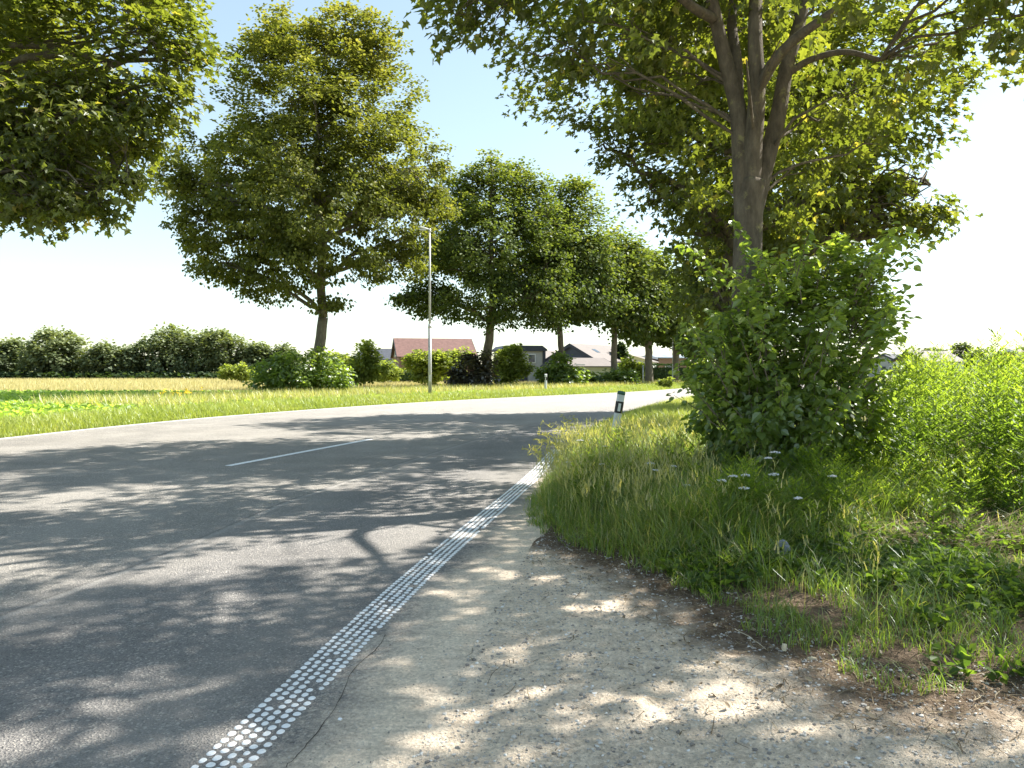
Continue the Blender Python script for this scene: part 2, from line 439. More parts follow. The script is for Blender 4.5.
# crack in the shoulder
# (dark joint between old shoulder and gravel)
pj = [G(u, v) for u, v in ((285, 768), (305, 748), (338, 704), (352, 672), (378, 648), (385, 635))]
pj = catmull(pj, 10)
wj = .0010 + .0018 * vnoise(np.arange(len(pj)) * .6, np.zeros(len(pj)), 3)
mb = MB(); k = len(pj); tgj = np.gradient(pj, axis=0); tgj /= np.linalg.norm(tgj, axis=1)[:, None]; nj = np.c_[-tgj[:, 1], tgj[:, 0]]
off = (fbm(np.arange(k) * .5, np.zeros(k), 3, 5) - .5)[:, None] * .014 * nj
V = np.r_[np.c_[pj + off + nj * wj[:, None], np.full(k, .0035)], np.c_[pj + off - nj * wj[:, None], np.full(k, .0035)]]
i = np.arange(k - 1); mb.add(V, [np.c_[i, k + i, k + i + 1, i + 1]])
m, t = M('crack'); t.bsdf((.06, .05, .04), .95); MAT['crack'] = m
tag(mb.build('pavement_crack', m), 'dark crack in the asphalt shoulder by the gravel', 'crack', kind='structure')

# ------------------------------------------------------------------ right verge polygon
VERGE = [G(527, 500), G(528, 524), G(560, 545), G(598, 560), G(660, 578), G(705, 606), G(745, 634), G(812, 660), G(868, 690), G(930, 700), G(1024, 690), (4.5, 3.6), (9, 3.8), (26, 6), (26, 60)]
yy = np.linspace(60, G(527, 500)[1] + .4, 60)
VERGE = np.array([tuple(p) for p in VERGE] + [(xr(y) + (.14 if y > 12 else .28), y) for y in yy])

def inside(P, poly):
    x, y = P[:, 0], P[:, 1]; r = np.zeros(len(P), bool); n = len(poly); j = n - 1
    for i in range(n):
        xi, yi = poly[i]; xj, yj = poly[j]
        c = ((yi > y) != (yj > y)) & (x < (xj - xi) * (y - yi) / (yj - yi + 1e-12) + xi); r ^= c; j = i
    return r
def dist_poly(P, poly):
    d = np.full(len(P), 1e9); n = len(poly)
    for i in range(n):
        a = poly[i]; b = poly[(i + 1) % n]; ab = b - a
        u = np.clip(((P - a) @ ab) / (ab @ ab + 1e-12), 0, 1)
        d = np.minimum(d, np.linalg.norm(P - (a + u[:, None] * ab), axis=1))
    return d
def sdist(P, poly):
    d = dist_poly(P, poly); return np.where(inside(P, poly), -d, d)

def driveway_z(P, sd):
    x, y = P[:, 0], P[:, 1]
    w = np.clip((x - xr(y) - .95) / .6, 0, 1)
    # tyre scuffs and arcs
    ar = np.hypot(x - 3.2, (y - 1.2) * 1.1)
    rm_ = np.clip((fbm(x * .9, y * .9, 3, 4) - .42) / .12, 0, 1); ar2 = np.hypot(x + 4.0, (y - 8.5))
    rut = np.sin(ar * 24 + 5 * fbm(x * 1.6, y * 1.6, 3, 9)) * .006 * rm_ + np.sin(ar2 * 19 + 5 * fbm(x * 1.3, y * 1.3, 3, 19)) * .005 * (1 - rm_)
    z = (fbm(x * 1.6, y * 1.6, 4, 1) - .5) * .05 + (fbm(x * 9, y * 9, 3, 2) - .5) * .034 + (fbm(x * 22, y * 22, 2, 8) - .5) * .020 + rut
    bank = np.clip(-sd / 1.5, 0, 1) * .10
    return .0015 + w * (z + .012) + bank

# driveway and soil sheet, fine near the camera
ty = np.r_[np.arange(-4, 9, .035), np.linspace(9, 62, 220)[1:]]
tx = np.r_[np.linspace(0, 5, 170), np.linspace(5, 26, 60)[1:]]
Yg, Tg = np.meshgrid(ty, tx, indexing='ij')
tt_ = right_at(np.interp(ty, RIGHT[:, 1], np.r_[0, np.cumsum(np.linalg.norm(np.diff(RIGHT, axis=0), axis=1))]))
edge_n = (fbm(ty * 1.1, ty * 0 + 3.3, 4, 6) - .5)[:, None] * .34
Xg = xr(Yg) + edge_n + (.76) * np.sqrt(1 + np.gradient(xr(ty), ty)[:, None] ** 2) + Tg
P = np.c_[Xg.ravel(), Yg.ravel()]
near = P[:, 1] < 14
sd = np.full(len(P), -3.0); sd[near] = sdist(P[near], VERGE)
far_ = ~near; sd[far_] = -np.clip(P[far_, 0] - xr(P[far_, 1]) - .6, -.5, 3)
z = driveway_z(P, sd)
soilv = np.clip((.70 + .35 * (fbm(P[:, 0] * 1.3, P[:, 1] * 1.3, 3, 8) - .5) - sd) / .85, 0, 1)
mb = MB(); na, nb = len(ty), len(tx)
i, j = np.meshgrid(np.arange(na - 1), np.arange(nb - 1), indexing='ij')
q = np.stack([i * nb + j, i * nb + j + 1, (i + 1) * nb + j + 1, (i + 1) * nb + j], -1).reshape(-1, 4)
mb.add(np.c_[P, z], [q])
tag(mb.build('gravel_driveway', MAT['sand'], smooth=True, vattr={'soil': soilv}), 'pale sandy gravel mouth of a driveway beside the road', 'gravel', kind='structure')

def gz(P):
    P = np.atleast_2d(P); sd = sdist(P, VERGE); return driveway_z(P, sd)

# loose stones
def pebbles(n, region, smin, smax, mat, name, label):
    mb = MB()
    ico = np.array([[0, 0, 1], [.89, 0, .45], [.28, .85, .45], [-.72, .53, .45], [-.72, -.53, .45], [.28, -.85, .45],
                    [.72, .53, -.45], [-.28, .85, -.45], [-.89, 0, -.45], [-.28, -.85, -.45], [.72, -.53, -.45], [0, 0, -1]])
    fc = np.array([[0, 1, 2], [0, 2, 3], [0, 3, 4], [0, 4, 5], [0, 5, 1], [1, 6, 2], [2, 7, 3], [3, 8, 4], [4, 9, 5], [5, 10, 1],
                   [2, 6, 7], [3, 7, 8], [4, 8, 9], [5, 9, 10], [1, 10, 6], [11, 7, 6], [11, 8, 7], [11, 9, 8], [11, 10, 9], [11, 6, 10]])
    P = region(n); n = len(P); zz = gz(P)
    s = smin + (smax - smin) * rng.random(n) ** 4
    sc3 = s[:, None] * (.6 + .6 * rng.random((n, 3))) * np.array([1, 1, .6])
    J = ico[None] * (1 + .25 * rng.standard_normal((n, 12, 1)))
    a = rng.random(n) * 6.28
    Vx = J * sc3[:, None]
    V = np.stack([Vx[..., 0] * np.cos(a)[:, None] - Vx[..., 1] * np.sin(a)[:, None], Vx[..., 0] * np.sin(a)[:, None] + Vx[..., 1] * np.cos(a)[:, None], Vx[..., 2]], -1)
    V += np.c_[P, zz + s * .15][:, None]
    Fc = (fc[None] + 12 * np.arange(n)[:, None, None]).reshape(-1, 3)
    mb.add(V.reshape(-1, 3), [Fc], [np.repeat(rng.random(n), 20)])
    return tag(mb.build(name, mat), label, 'gravel', kind='stuff')
m, t = M('gravel_stone'); MAT['gstone'] = m
t.bsdf(t.ramp(t.attr('tint'), [(0, (.20, .18, .16)), (.5, (.40, .37, .33)), (.9, (.56, .53, .48)), (1, (.78, .76, .72))]), .9, t.noise(90, 3), .3, .004, .2)
def reg_drive(n):
    y = 2.6 + 6.2 * rng.random(n) ** 1.4; x = xr(y) + .75 + rng.random(n) * 5
    P = np.c_[x, y]; return P[(sdist(P, VERGE) > -.3)]
pebbles(42000, reg_drive, .0024, .013, MAT['gstone'], 'loose_gravel', 'small loose stones strewn over the sandy driveway')
def reg_road(n):
    y = 2.6 + 9 * rng.random(n) ** 1.3; x = xr(y) + .15 + rng.random(n) ** .6 * .9; return np.c_[x, y]
pebbles(3500, reg_road, .0015, .006, MAT['gstone'], 'road_grit', 'fine grit scattered on the asphalt beside the dotted line')

# ------------------------------------------------------------------ grass
def blades(mb, P, H, Wd, lean=.35, tint=None, seg=3, z=None, wind=(.0, .0)):
    n = len(P); H = np.broadcast_to(H, (n,)); Wd = np.broadcast_to(Wd, (n,))
    if z is None: z = np.zeros(n)
    az = rng.random(n) * 2 * math.pi
    L = lean * (.3 + rng.random(n) * 1.2)
    wa = az + math.pi / 2 + rng.normal(0, .6, n)
    wx = np.c_[np.cos(wa), np.sin(wa), np.zeros(n)]
    rows = []
    for k in range(seg + 1):
        u = k / seg
        bend = L * u ** 2
        c = np.c_[P[:, 0] + np.cos(az) * H * bend + wind[0] * H * u * u, P[:, 1] + np.sin(az) * H * bend + wind[1] * H * u * u, z + H * (u - .35 * L * u ** 3)]
        if k < seg:
            w = (Wd * (1 - .55 * u))[:, None] * wx / 2
            rows += [c - w, c + w]
        else: rows += [c]
    V = np.stack(rows, 1); k = V.shape[1]
    base = (np.arange(n) * k)[:, None]
    T = rng.random(n) if tint is None else tint
    qs = np.concatenate([base + np.array([2 * i, 2 * i + 1, 2 * i + 3, 2 * i + 2]) for i in range(seg - 1)]) if seg > 1 else np.zeros((0, 4), int)
    tr = base + np.array([2 * seg - 2, 2 * seg - 1, 2 * seg])
    mb.add(V.reshape(-1, 3), [qs, tr], [np.tile(T, seg - 1), T])

def tufts(n, region, per, spread):
    c = region(n); idx = np.repeat(np.arange(len(c)), per)
    return c[idx] + rng.normal(0, spread, (len(idx), 2)), idx, c

def verge_zone(n, y0, y1, xmax):
    y = y0 + (y1 - y0) * rng.random(n); x = xr(y) + .2 + rng.random(n) * xmax
    P = np.c_[x, y]; return P[inside(P, VERGE)]

# tall roadside grass on the right
mb = MB()
def reg_tall(n):
    P = verge_zone(n, 3.6, 13.5, 6.0)
    sdv = -sdist(P, VERGE)
    # the tall stand lies left of the tree and thins into low weeds to the right
    lowz = (P[:, 0] - (xr(P[:, 1]) + 1.9)) / 1.2 + (5.4 - P[:, 1]) / 1.0
    keep = rng.random(len(P)) < np.clip(1.0 - .93 * np.clip(lowz + .15, 0, 1), 0, 1) * np.clip(.35 + sdv / .25, 0, 1)
    return P[keep]
P, idx, c = tufts(9800, reg_tall, 11, .03)
sdv = -sdist(P, VERGE); zz = driveway_z(P, -sdv)
lowz = np.clip((P[:, 0] - (xr(P[:, 1]) + 1.6)) / 1.5 + (5.6 - P[:, 1]) / 1.3, 0, 1)
H = (.16 + .40 * np.clip(sdv / .7, 0, 1)) * (1 - .55 * lowz) * (.25 + 1.35 * fbm(P[:, 0] * 1.4, P[:, 1] * 1.4, 3, 5)) * (.55 + .7 * rng.random(len(P)))
ct = np.clip(fbm(P[:, 0] * .9, P[:, 1] * .9, 3, 12) * .6 + rng.normal(0, .16, len(P)) + .1, 0, .95)
ct = np.where(rng.random(len(P)) < .12, .97, ct)
blades(mb, P, H, .0055 + .004 * rng.random(len(P)), .85, ct, 3, zz - .01)
tag(mb.build('tall_grass', MAT['grass']), 'tall green roadside grass growing along the right edge of the road', 'grass', kind='stuff')
# further right verge
mb = MB()
P = verge_zone(60000, 13.5, 44, 7)
Hh = (.28 + .22 * rng.random(len(P))) * np.clip((P[:, 0] - xr(P[:, 1])) / 1.2, .35, 1)
blades(mb, P, Hh, .014 + .008 * rng.random(len(P)), .5, np.clip(.25 + .6 * fbm(P[:, 0] * .6, P[:, 1] * .6, 3, 2) + rng.normal(0, .15, len(P)), 0, 1), 2, np.full(len(P), .02))
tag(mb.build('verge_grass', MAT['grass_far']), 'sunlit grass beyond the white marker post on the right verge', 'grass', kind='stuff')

# seed stalks
mb = MB()
P = np.r_[verge_zone(1300, 6.0, 13, 2.2), verge_zone(160, 4.0, 9, 3)]
P = P[-sdist(P, VERGE) > .1]
n = len(P); zz = gz(P)
H = .45 + .35 * rng.random(n)
az = rng.random(n) * 6.28; ln = .12 + .3 * rng.random(n)
blades(mb, P, H, .0032, .25, np.full(n, .9), 3, zz)
# seed heads: slim spikes near the top
top = np.c_[P[:, 0], P[:, 1], zz + H * .92]
for k in range(5):
    blades(mb, P + rng.normal(0, .016, (n, 2)), .05 + .07 * rng.random(n), .006 + .004 * rng.random(n), .8, .86 + .14 * rng.random(n), 2, zz + H * (.78 + .03 * k))
tag(mb.build('seeding_grass', MAT['grass']), 'dry seeding grass stalks standing above the green verge', 'grass', kind='stuff')
# arching seed stalks at the road edge by the marking
mb = MB()
for k in range(26):
    y = rng.uniform(9.0, 14.5); b = np.array([xr(y) + .35 + rng.random() * .3, y, .02])
    dx = -rng.uniform(.15, .42); h = rng.uniform(.6, .95)
    pts = [b + np.array([dx * u ** 2.2, rng.normal(0, .01), h * (u - .22 * u ** 4)]) for u in np.linspace(0, 1, 8)]
    mb.tube(pts, np.linspace(.0022, .0012, 8), 4, tint=.9)
    e = pts[-1]
    for q in range(14):
        u = rng.uniform(.72, 1.0); c = np.array([b[0] + dx * u ** 2.2, b[1], b[2] + h * (u - .22 * u ** 4)])
        d = rng.normal(0, .022, 3); mb.add([c, c + d + [0, 0, .012], c + d * 1.6, c + d + [0, .004, -.008]], [[[0, 1, 2, 3]]], [[.95]])
tag(mb.build('arching_grass', MAT['grass']), 'arching dry grass stalks leaning over the road edge', 'grass', kind='stuff')

# ------------------------------------------------------------------ leaves
def frames(n, up=1.0, spread=.55, droop=.3, out=None):
    """random leaf frames: b = base to tip, nrm = face normal"""
    az = rng.random(n) * 2 * math.pi
    b = np.c_[np.cos(az), np.sin(az), -droop + .35 * rng.standard_normal(n)]
    if out is not None: b = b + out * .7
    nr = np.c_[rng.normal(0, spread, n), rng.normal(0, spread, n), np.full(n, up)]
    if out is not None: nr = nr + out * .35
    b /= np.linalg.norm(b, axis=1)[:, None]
    a = np.cross(b, nr); a /= np.linalg.norm(a, axis=1)[:, None] + 1e-9
    nr = np.cross(a, b)
    return a, b, nr

SH_MAPLE = (np.array([[0, 0, 0], [.34, .06, .04], [.20, .26, .05], [.54, .50, .10], [.21, .56, .05], [0, 1.0, -.10],
                      [-.34, .06, .04], [-.20, .26, .05], [-.54, .50, .10], [-.21, .56, .05]]),
            [np.array([[0, 1, 2, 3, 4, 5]]), np.array([[5, 9, 8, 7, 6, 0]])])
SH_LEAF = (np.array([[0, 0, 0], [.30, .25, .06], [.34, .55, .06], [0, 1, -.08], [-.34, .55, .06], [-.30, .25, .06]]),
           [np.array([[0, 1, 2, 3]]), np.array([[3, 4, 5, 0]])])
SH_QUAD = (np.array([[0, 0, 0], [.42, .48, .08], [0, 1, -.05], [-.42, .48, .08]]), [np.array([[0, 1, 2]]), np.array([[2, 3, 0]])])
SH_CLUMP = (np.array([[0, 0, 0], [.5, .1, .2], [.35, .75, 0], [-.1, 1, .2], [-.5, .6, -.1]]), [np.array([[0, 1, 2, 3, 4]])])

def leaves(mb, P, size, shape=SH_QUAD, tint=None, up=1.0, spread=.55, droop=.3, out=None):
    n = len(P); S0, polys = shape; k = len(S0)
    a, b, nr = frames(n, up, spread, droop, out)
    s = np.broadcast_to(size, (n,)) * (.7 + .6 * rng.random(n))
    V = P[:, None] + s[:, None, None] * (S0[None, :, 0:1] * a[:, None] + S0[None, :, 1:2] * b[:, None] + S0[None, :, 2:3] * nr[:, None])
    T = rng.random(n) if tint is None else tint
    base = (np.arange(n) * k)[:, None]
    mb.add(V.reshape(-1, 3), [(base + p) for p in polys], [T] * len(polys))

def curve(a, b, bend, k=7, wob=.0):
    a = np.asarray(a, float); b = np.asarray(b, float)
    u = np.linspace(0, 1, k)[:, None]
    mid = (a + b) / 2 + np.asarray(bend, float)
    P = (1 - u) ** 2 * a + 2 * u * (1 - u) * mid + u ** 2 * b
    if wob: P[1:-1] += rng.normal(0, wob, (k - 2, 3))
    return P

def tree(name, label, base, blobs, trunk_r, fork, nclu, per, lsize, lmat, shape=SH_QUAD, clump=.55, group=None, cat='tree',
         bark=None, lean=(0, 0), stems=None, twig=.012, tint_top=.25, shell=.55, category=None, sides=10, root_flare=1.35, partname='crown', limb_r=.42, droop=.3, flat=.55, trunk_tint=None, gap=.22, gscale=1.6):
    """blobs: list of (x, y, z, rx, ry, rz) in world metres; each gets its own limb and its share of leaf clusters"""
    base = np.array([base[0], base[1], base[2] if len(base) > 2 else 0.0], float)
    root = empty(name, base)
    tag(root, label, cat, group)
    B = np.array(blobs, float); B[:, :3] -= base
    tb = MB()
    forkp = np.array([lean[0], lean[1], fork], float)
    if stems is None:
        tr = curve((0, 0, -.1), forkp, (lean[0] * -.2, lean[1] * -.2, 0), 9, trunk_r * .08)
        rad = trunk_r * np.interp(np.linspace(0, 1, 9), [0, .06, .25, 1], [root_flare, 1.08, .95, .78])
        tb.tube(tr, rad, sides, lump=.05)
        paths = [(tr, rad)]
        topz = (B[:, 2] + B[:, 5] * .4).max()
        # leader and limbs
        lead = curve(forkp, (B[:, 0].mean(), B[:, 1].mean(), topz), (lean[0] * .3, 0, 0), 9, trunk_r * .25)
        lr = trunk_r * np.linspace(.74, .16, 9); tb.tube(lead, lr, 8, lump=.04); paths.append((lead, lr))
    else:
        paths = []
        for pts, r0, r1 in stems:
            p = catmull(np.array(pts, float), 5); rad = np.linspace(r0, r1, len(p))
            if abs(p[0][2]) < .5: rad[:4] *= np.linspace(root_flare, 1, 4)
            tb.tube(p, rad, sides, lump=.05); paths.append((p, rad))
        lead = None
    # limbs
    src = np.concatenate([p for p, r in paths[(1 if stems is None else 0):]]); srcr = np.concatenate([r for p, r in paths[(1 if stems is None else 0):]])
    keep = src[:, 2] > fork * .9; src, srcr = src[keep], srcr[keep]
    nodes = [src]; subs = []; limbs = []
    for k in range(len(B)):
        c = B[k, :3]
        d = np.linalg.norm(src - c, axis=1) + 1.2 * np.maximum(0, src[:, 2] - (c[2] - .35 * np.linalg.norm(c[:2])))
        s0 = src[np.argmin(d)]; r0 = min(srcr[np.argmin(d)] * .7, trunk_r * limb_r)
        L = np.linalg.norm(c - s0)
        lb = curve(s0, c, (0, 0, .15 * L), 8, .02 * L); limbs.append((lb, r0)); nodes.append(lb[3:])
        nsub = 5
        for q in range(nsub):
            v = rng.standard_normal(3); v[2] = v[2] * .7 + .15; v /= np.linalg.norm(v)
            e = c + v * B[k, 3:6] * .72
            si_ = rng.integers(3, 8); st = lb[si_]
            sb = curve(st, e, (0, 0, .08 * L), 6, .02 * L); subs.append((sb, r0, k, si_)); nodes.append(sb[2:])
    nodes = np.concatenate(nodes)
    # clusters
    wgt = B[:, 3] * B[:, 4] + B[:, 3] * B[:, 5]; wgt = wgt / wgt.sum()
    cb = rng.choice(len(B), nclu, p=wgt)
    v = rng.standard_normal((nclu, 3)); v /= np.linalg.norm(v, axis=1)[:, None]
    rad = shell + (1.02 - shell) * rng.random(nclu) ** .6
    lumpn = .84 + .32 * fbm(v[:, 0] * 2 + cb * 3.1, v[:, 1] * 2 + v[:, 2] * 2.3, 2, 21)
    cc = B[cb, :3] + v * B[cb, 3:6] * (rad * lumpn)[:, None]
    q_ = (cc + base) / gscale
    gn = fbm(q_[:, 0] + .7 * q_[:, 2], q_[:, 1] - .5 * q_[:, 2] + 11.3, 2, 41) * .5 + fbm(q_[:, 2] * 1.25 + 5.1, q_[:, 0] * .8 - q_[:, 1] * .6, 2, 43) * .5
    ok = (cc[:, 2] > .15) & (gn > np.quantile(gn, gap)); cc, cb, v = cc[ok], cb[ok], v[ok]; nclu = len(cc)
    kept = []; nodes = [src]
    for lb, r0 in limbs:
        kk = 8
        while kk > 3 and (np.linalg.norm(cc - lb[kk - 1], axis=1) < clump * 1.6).sum() < 6: kk -= 1
        rr0 = np.linspace(r0, r0 * .35, 8)[:kk].copy(); rr0[-1] *= .4; kept.append(kk); nodes.append(lb[2:kk])
        tb.tube(lb[:kk], rr0, 6, cap=False)
    for sb, r0, lk, si_ in subs:                       # keep only the boughs that carry leaves
        if si_ >= kept[lk]: continue
        dd_ = np.linalg.norm(cc - sb[-1], axis=1); d3 = np.linalg.norm(cc - sb[3], axis=1)
        if (dd_ < clump * 1.2).sum() >= 4: nodes.append(sb[2:]); tb.tube(sb, np.linspace(r0 * .34, r0 * .10, 6), 5, cap=False)
        elif (d3 < clump * 1.3).sum() >= 4: nodes.append(sb[1:4]); tb.tube(sb[:4], np.linspace(r0 * .34, r0 * .12, 4), 5, cap=False)
    nodes = np.concatenate(nodes)
    if twig:
        for k in range(nclu):
            nd = nodes[rng.integers(0, len(nodes), 60)]
            j = np.argmin(np.linalg.norm(nd - cc[k], axis=1)); L = np.linalg.norm(nd[j] - cc[k])
            if .15 < L < 2.2 * clump:
                tw = curve(nd[j], cc[k], (0, 0, .10 * L), 4, .03 * L); tb.tube(tw, np.linspace(min(twig, L * .03), twig * .25, 4), 3, cap=False)
    tb.build('trunk', bark or MAT['bark'], root, smooth=True)
    # leaves
    idx = np.repeat(np.arange(nclu), rng.poisson(per, nclu))
    n = len(idx)
    csz = clump * (.6 + .8 * rng.random(nclu))
    off = rng.standard_normal((n, 3)); off /= np.linalg.norm(off, axis=1)[:, None]
    off *= (rng.random(n) ** .5)[:, None]
    P = cc[idx] + off * csz[idx][:, None] * np.array([1, 1, flat])
    P = P[P[:, 2] > .05] if P[:, 2].min() < .05 else P
    if len(P) != n:
        msk = (cc[idx] + off * csz[idx][:, None] * np.array([1, 1, flat]))[:, 2] > .05
        idx = idx[msk]; off = off[msk]; n = len(idx)
    ctint = rng.random(nclu)
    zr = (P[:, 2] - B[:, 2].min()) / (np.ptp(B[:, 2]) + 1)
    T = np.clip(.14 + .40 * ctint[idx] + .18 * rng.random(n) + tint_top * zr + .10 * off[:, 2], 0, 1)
    T = np.where(rng.random(n) < .02, 1.0, T)
    ctr = B[:, :3].mean(0); out = P - ctr; out /= np.linalg.norm(out, axis=1)[:, None] + 1e-9
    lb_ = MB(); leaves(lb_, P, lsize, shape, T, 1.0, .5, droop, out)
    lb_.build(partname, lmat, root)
    return root

def pb(u, v, Y, r, dy=0.0, rz=None, ry=None):
    """a leafy mass seen at u, v with radius r pixels, Y metres ahead, shifted dy metres in depth"""
    p = at(u, v, Y + dy); s = r * (Y + dy) / F
    return (p[0], p[1], p[2], s, s * (ry or 1.0), s * (rz or .85))

ROW = 'roadside trees'
# --- left row -------------------------------------------------------------
Yb = 42.0; b = G(315, 396.5); Yb = b[1]
bl = [pb(320, 60, Yb, 66, 0), pb(280, 95, Yb, 55, -1.5), pb(365, 100, Yb, 52, 1), pb(320, 130, Yb, 75, -2), pb(225, 165, Yb, 62, .5, .55),
      pb(195, 190, Yb, 34, -1, .5), pb(290, 190, Yb, 78, -2.5), pb(385, 170, Yb, 62, 0), pb(402, 215, Yb, 46, 2), pb(340, 225, Yb, 80, -2, .7),
      pb(245, 240, Yb, 62, 0, .55), pb(292, 262, Yb, 52, -2, .5), pb(395, 262, Yb, 38, 2, .5), pb(350, 160, Yb, 80, 3), pb(280, 170, Yb, 72, 3.5), pb(434, 205, Yb, 20, 3),
      pb(325, 303, Yb, 18, -1, .4), pb(300, 35, Yb, 28, 0), pb(345, 32, Yb, 30, 0), pb(205, 205, Yb, 22, -1, .5), pb(180, 178, Yb, 24, 0, .6), pb(225, 265, Yb, 36, -1, .5), pb(270, 285, Yb, 34, 0, .5), pb(210, 225, Yb, 44, 0, .6), pb(415, 180, Yb, 36, 0), pb(255, 60, Yb, 30, 0), pb(425, 235, Yb, 20, 3), pb(385, 60, Yb, 26, 0), pb(368, 38, Yb, 26, 0), pb(275, 42, Yb, 28, 0), pb(320, 28, Yb, 26, 0)]
tree('maple_tree', 'large full maple standing alone left of the near street lamp', (b[0], b[1]), bl, .37, 4.6, 3200, 42, .20, MAT['leaf_mid'], SH_LEAF, .68, ROW, lean=(.5, 0), tint_top=.38, droop=.4, twig=.02)

b = G(484, 390.5); Yb = b[1]
bl = [pb(495, 195, Yb, 42, 0), pb(465, 215, Yb, 36, 0), pb(520, 215, Yb, 38, 1), pb(490, 245, Yb, 58, -2), pb(450, 270, Yb, 42, 0), pb(530, 262, Yb, 46, 0),
      pb(430, 297, Yb, 26, 0, .55), pb(480, 300, Yb, 50, -2, .55), pb(530, 300, Yb, 42, -1, .7), pb(550, 290, Yb, 26, 0), pb(497, 172, Yb, 24, 0), pb(490, 240, Yb, 55, 3.5), pb(545, 318, Yb, 20, 0, .7), pb(477, 182, Yb, 20, 0), pb(418, 300, Yb, 22, 0, .6), pb(545, 225, Yb, 34, 0), pb(455, 190, Yb, 22, 0), pb(530, 180, Yb, 24, 0), pb(440, 250, Yb, 34, 0)]
tree('maple_tree', 'broad dark maple standing just right of the near street lamp', (b[0], b[1]), bl, .38, 5.0, 1900, 34, .23, MAT['leaf_row'], SH_QUAD, .85, ROW, lean=(.5, 0), droop=.4, twig=.02)
b = G(563, 389); Yb = b[1]
bl = [pb(572, 205, Yb, 28, 0), pb(580, 232, Yb, 30, 0), pb(563, 255, Yb, 30, -1), pb(585, 265, Yb, 34, 0), pb(565, 295, Yb, 40, -1, .6), pb(572, 190, Yb, 16, 0), pb(596, 300, Yb, 26, 0), pb(550, 258, Yb, 24, 2)]
tree('maple_tree', 'slender maple with a leaning trunk behind the far white marker post', (b[0], b[1]), bl, .27, 5.6, 1000, 32, .28, MAT['leaf_row'], SH_QUAD, 1.2, ROW, lean=(-.3, 0), droop=.4, twig=.02)
b = G(614, 387.5); Yb = b[1]
bl = [pb(620, 245, Yb, 24, 0), pb(615, 268, Yb, 34, -1), pb(632, 290, Yb, 32, 0), pb(605, 305, Yb, 32, -1, .6), pb(632, 318, Yb, 26, 0, .7), pb(597, 280, Yb, 22, 0)]
tree('maple_tree', 'maple rising from a dark low bush in front of the yellow gabled house', (b[0], b[1]), bl, .29, 6.6, 720, 24, .32, MAT['leaf_row'], SH_QUAD, 1.3, ROW, droop=.4, twig=.02)
b = G(648.5, 386.6); Yb = b[1]
bl = [pb(648, 270, Yb, 22, 0), pb(655, 292, Yb, 26, 0), pb(646, 312, Yb, 27, -1, .7), pb(665, 315, Yb, 22, 0), pb(640, 330, Yb, 15, 0, .7)]
tree('maple_tree', 'maple with a thick pale trunk in front of the clipped dark hedge', (b[0], b[1]), bl, .37, 6.4, 480, 30, .42, MAT['leaf_row'], SH_QUAD, 1.3, ROW, droop=.4, twig=.02)
b = G(675.5, 386.0); Yb = b[1] + 3
bl = [pb(676, 295, Yb, 20, 0), pb(682, 313, Yb, 22, 0), pb(670, 330, Yb, 18, -1, .7), pb(690, 332, Yb, 16, 0)]
tree('maple_tree', 'farthest but one maple of the row, right beside the far street lamp', (b[0] * Yb / b[1], Yb), bl, .36, 6.4, 360, 28, .46, MAT['leaf_row'], SH_QUAD, 1.3, ROW, droop=.4, twig=.02)
b = G(694, 385.5); Yb = b[1] + 8
bl = [pb(696, 308, Yb, 17, 0), pb(704, 325, Yb, 20, 0), pb(692, 340, Yb, 15, 0), pb(712, 342, Yb, 15, 0)]
tree('maple_tree', 'farthest small maple at the end of the row, at the big bush', (b[0] * Yb / b[1], Yb), bl, .36, 5.2, 280, 28, .5, MAT['leaf_far'], SH_QUAD, 1.3, ROW, droop=.4, twig=.02)

# near tree at upper left, its trunk stands outside the frame
bx = (-14.2, 14.0)
bl = [pb(30, 60, 14.5, 110, 0), pb(110, 40, 14.5, 90, .5), pb(60, 130, 14.5, 80, -.5, .6), pb(165, 45, 14.5, 38, 0), pb(150, 95, 14, 36, 0, .6), pb(20, 160, 14.5, 60, 0, .6), pb(85, 195, 14, 38, -.5, .5),
      pb(110, 130, 14, 45, 0, .55), pb(80, -40, 15, 110, 0), pb(-80, 60, 15, 140, 1), pb(-90, -60, 15, 130, 0), pb(-60, 150, 15, 80, -1), pb(20, 100, 16, 110, 3), pb(-10, -120, 15, 110, 0), pb(60, 225, 14, 16, 0, .5), pb(5, 195, 14, 24, 0, .5), pb(25, 200, 14, 40, -1, .5), pb(95, 212, 14, 26, 0, .5), pb(135, 185, 14, 22, 0, .5), pb(15, 170, 13.5, 50, -.5, .6), pb(190, 60, 14.5, 22, 0, .6), pb(60, 180, 14.5, 50, 1, .6)]
bl = [tuple(x) for x in bl]
tree('maple_tree', 'near maple whose leafy branches hang into the upper left corner', bx, bl, .30, 3.6, 2000, 29, .15, MAT['leaf_near'], SH_MAPLE, .5, ROW, droop=.5, tint_top=.2, twig=.012, flat=.6)

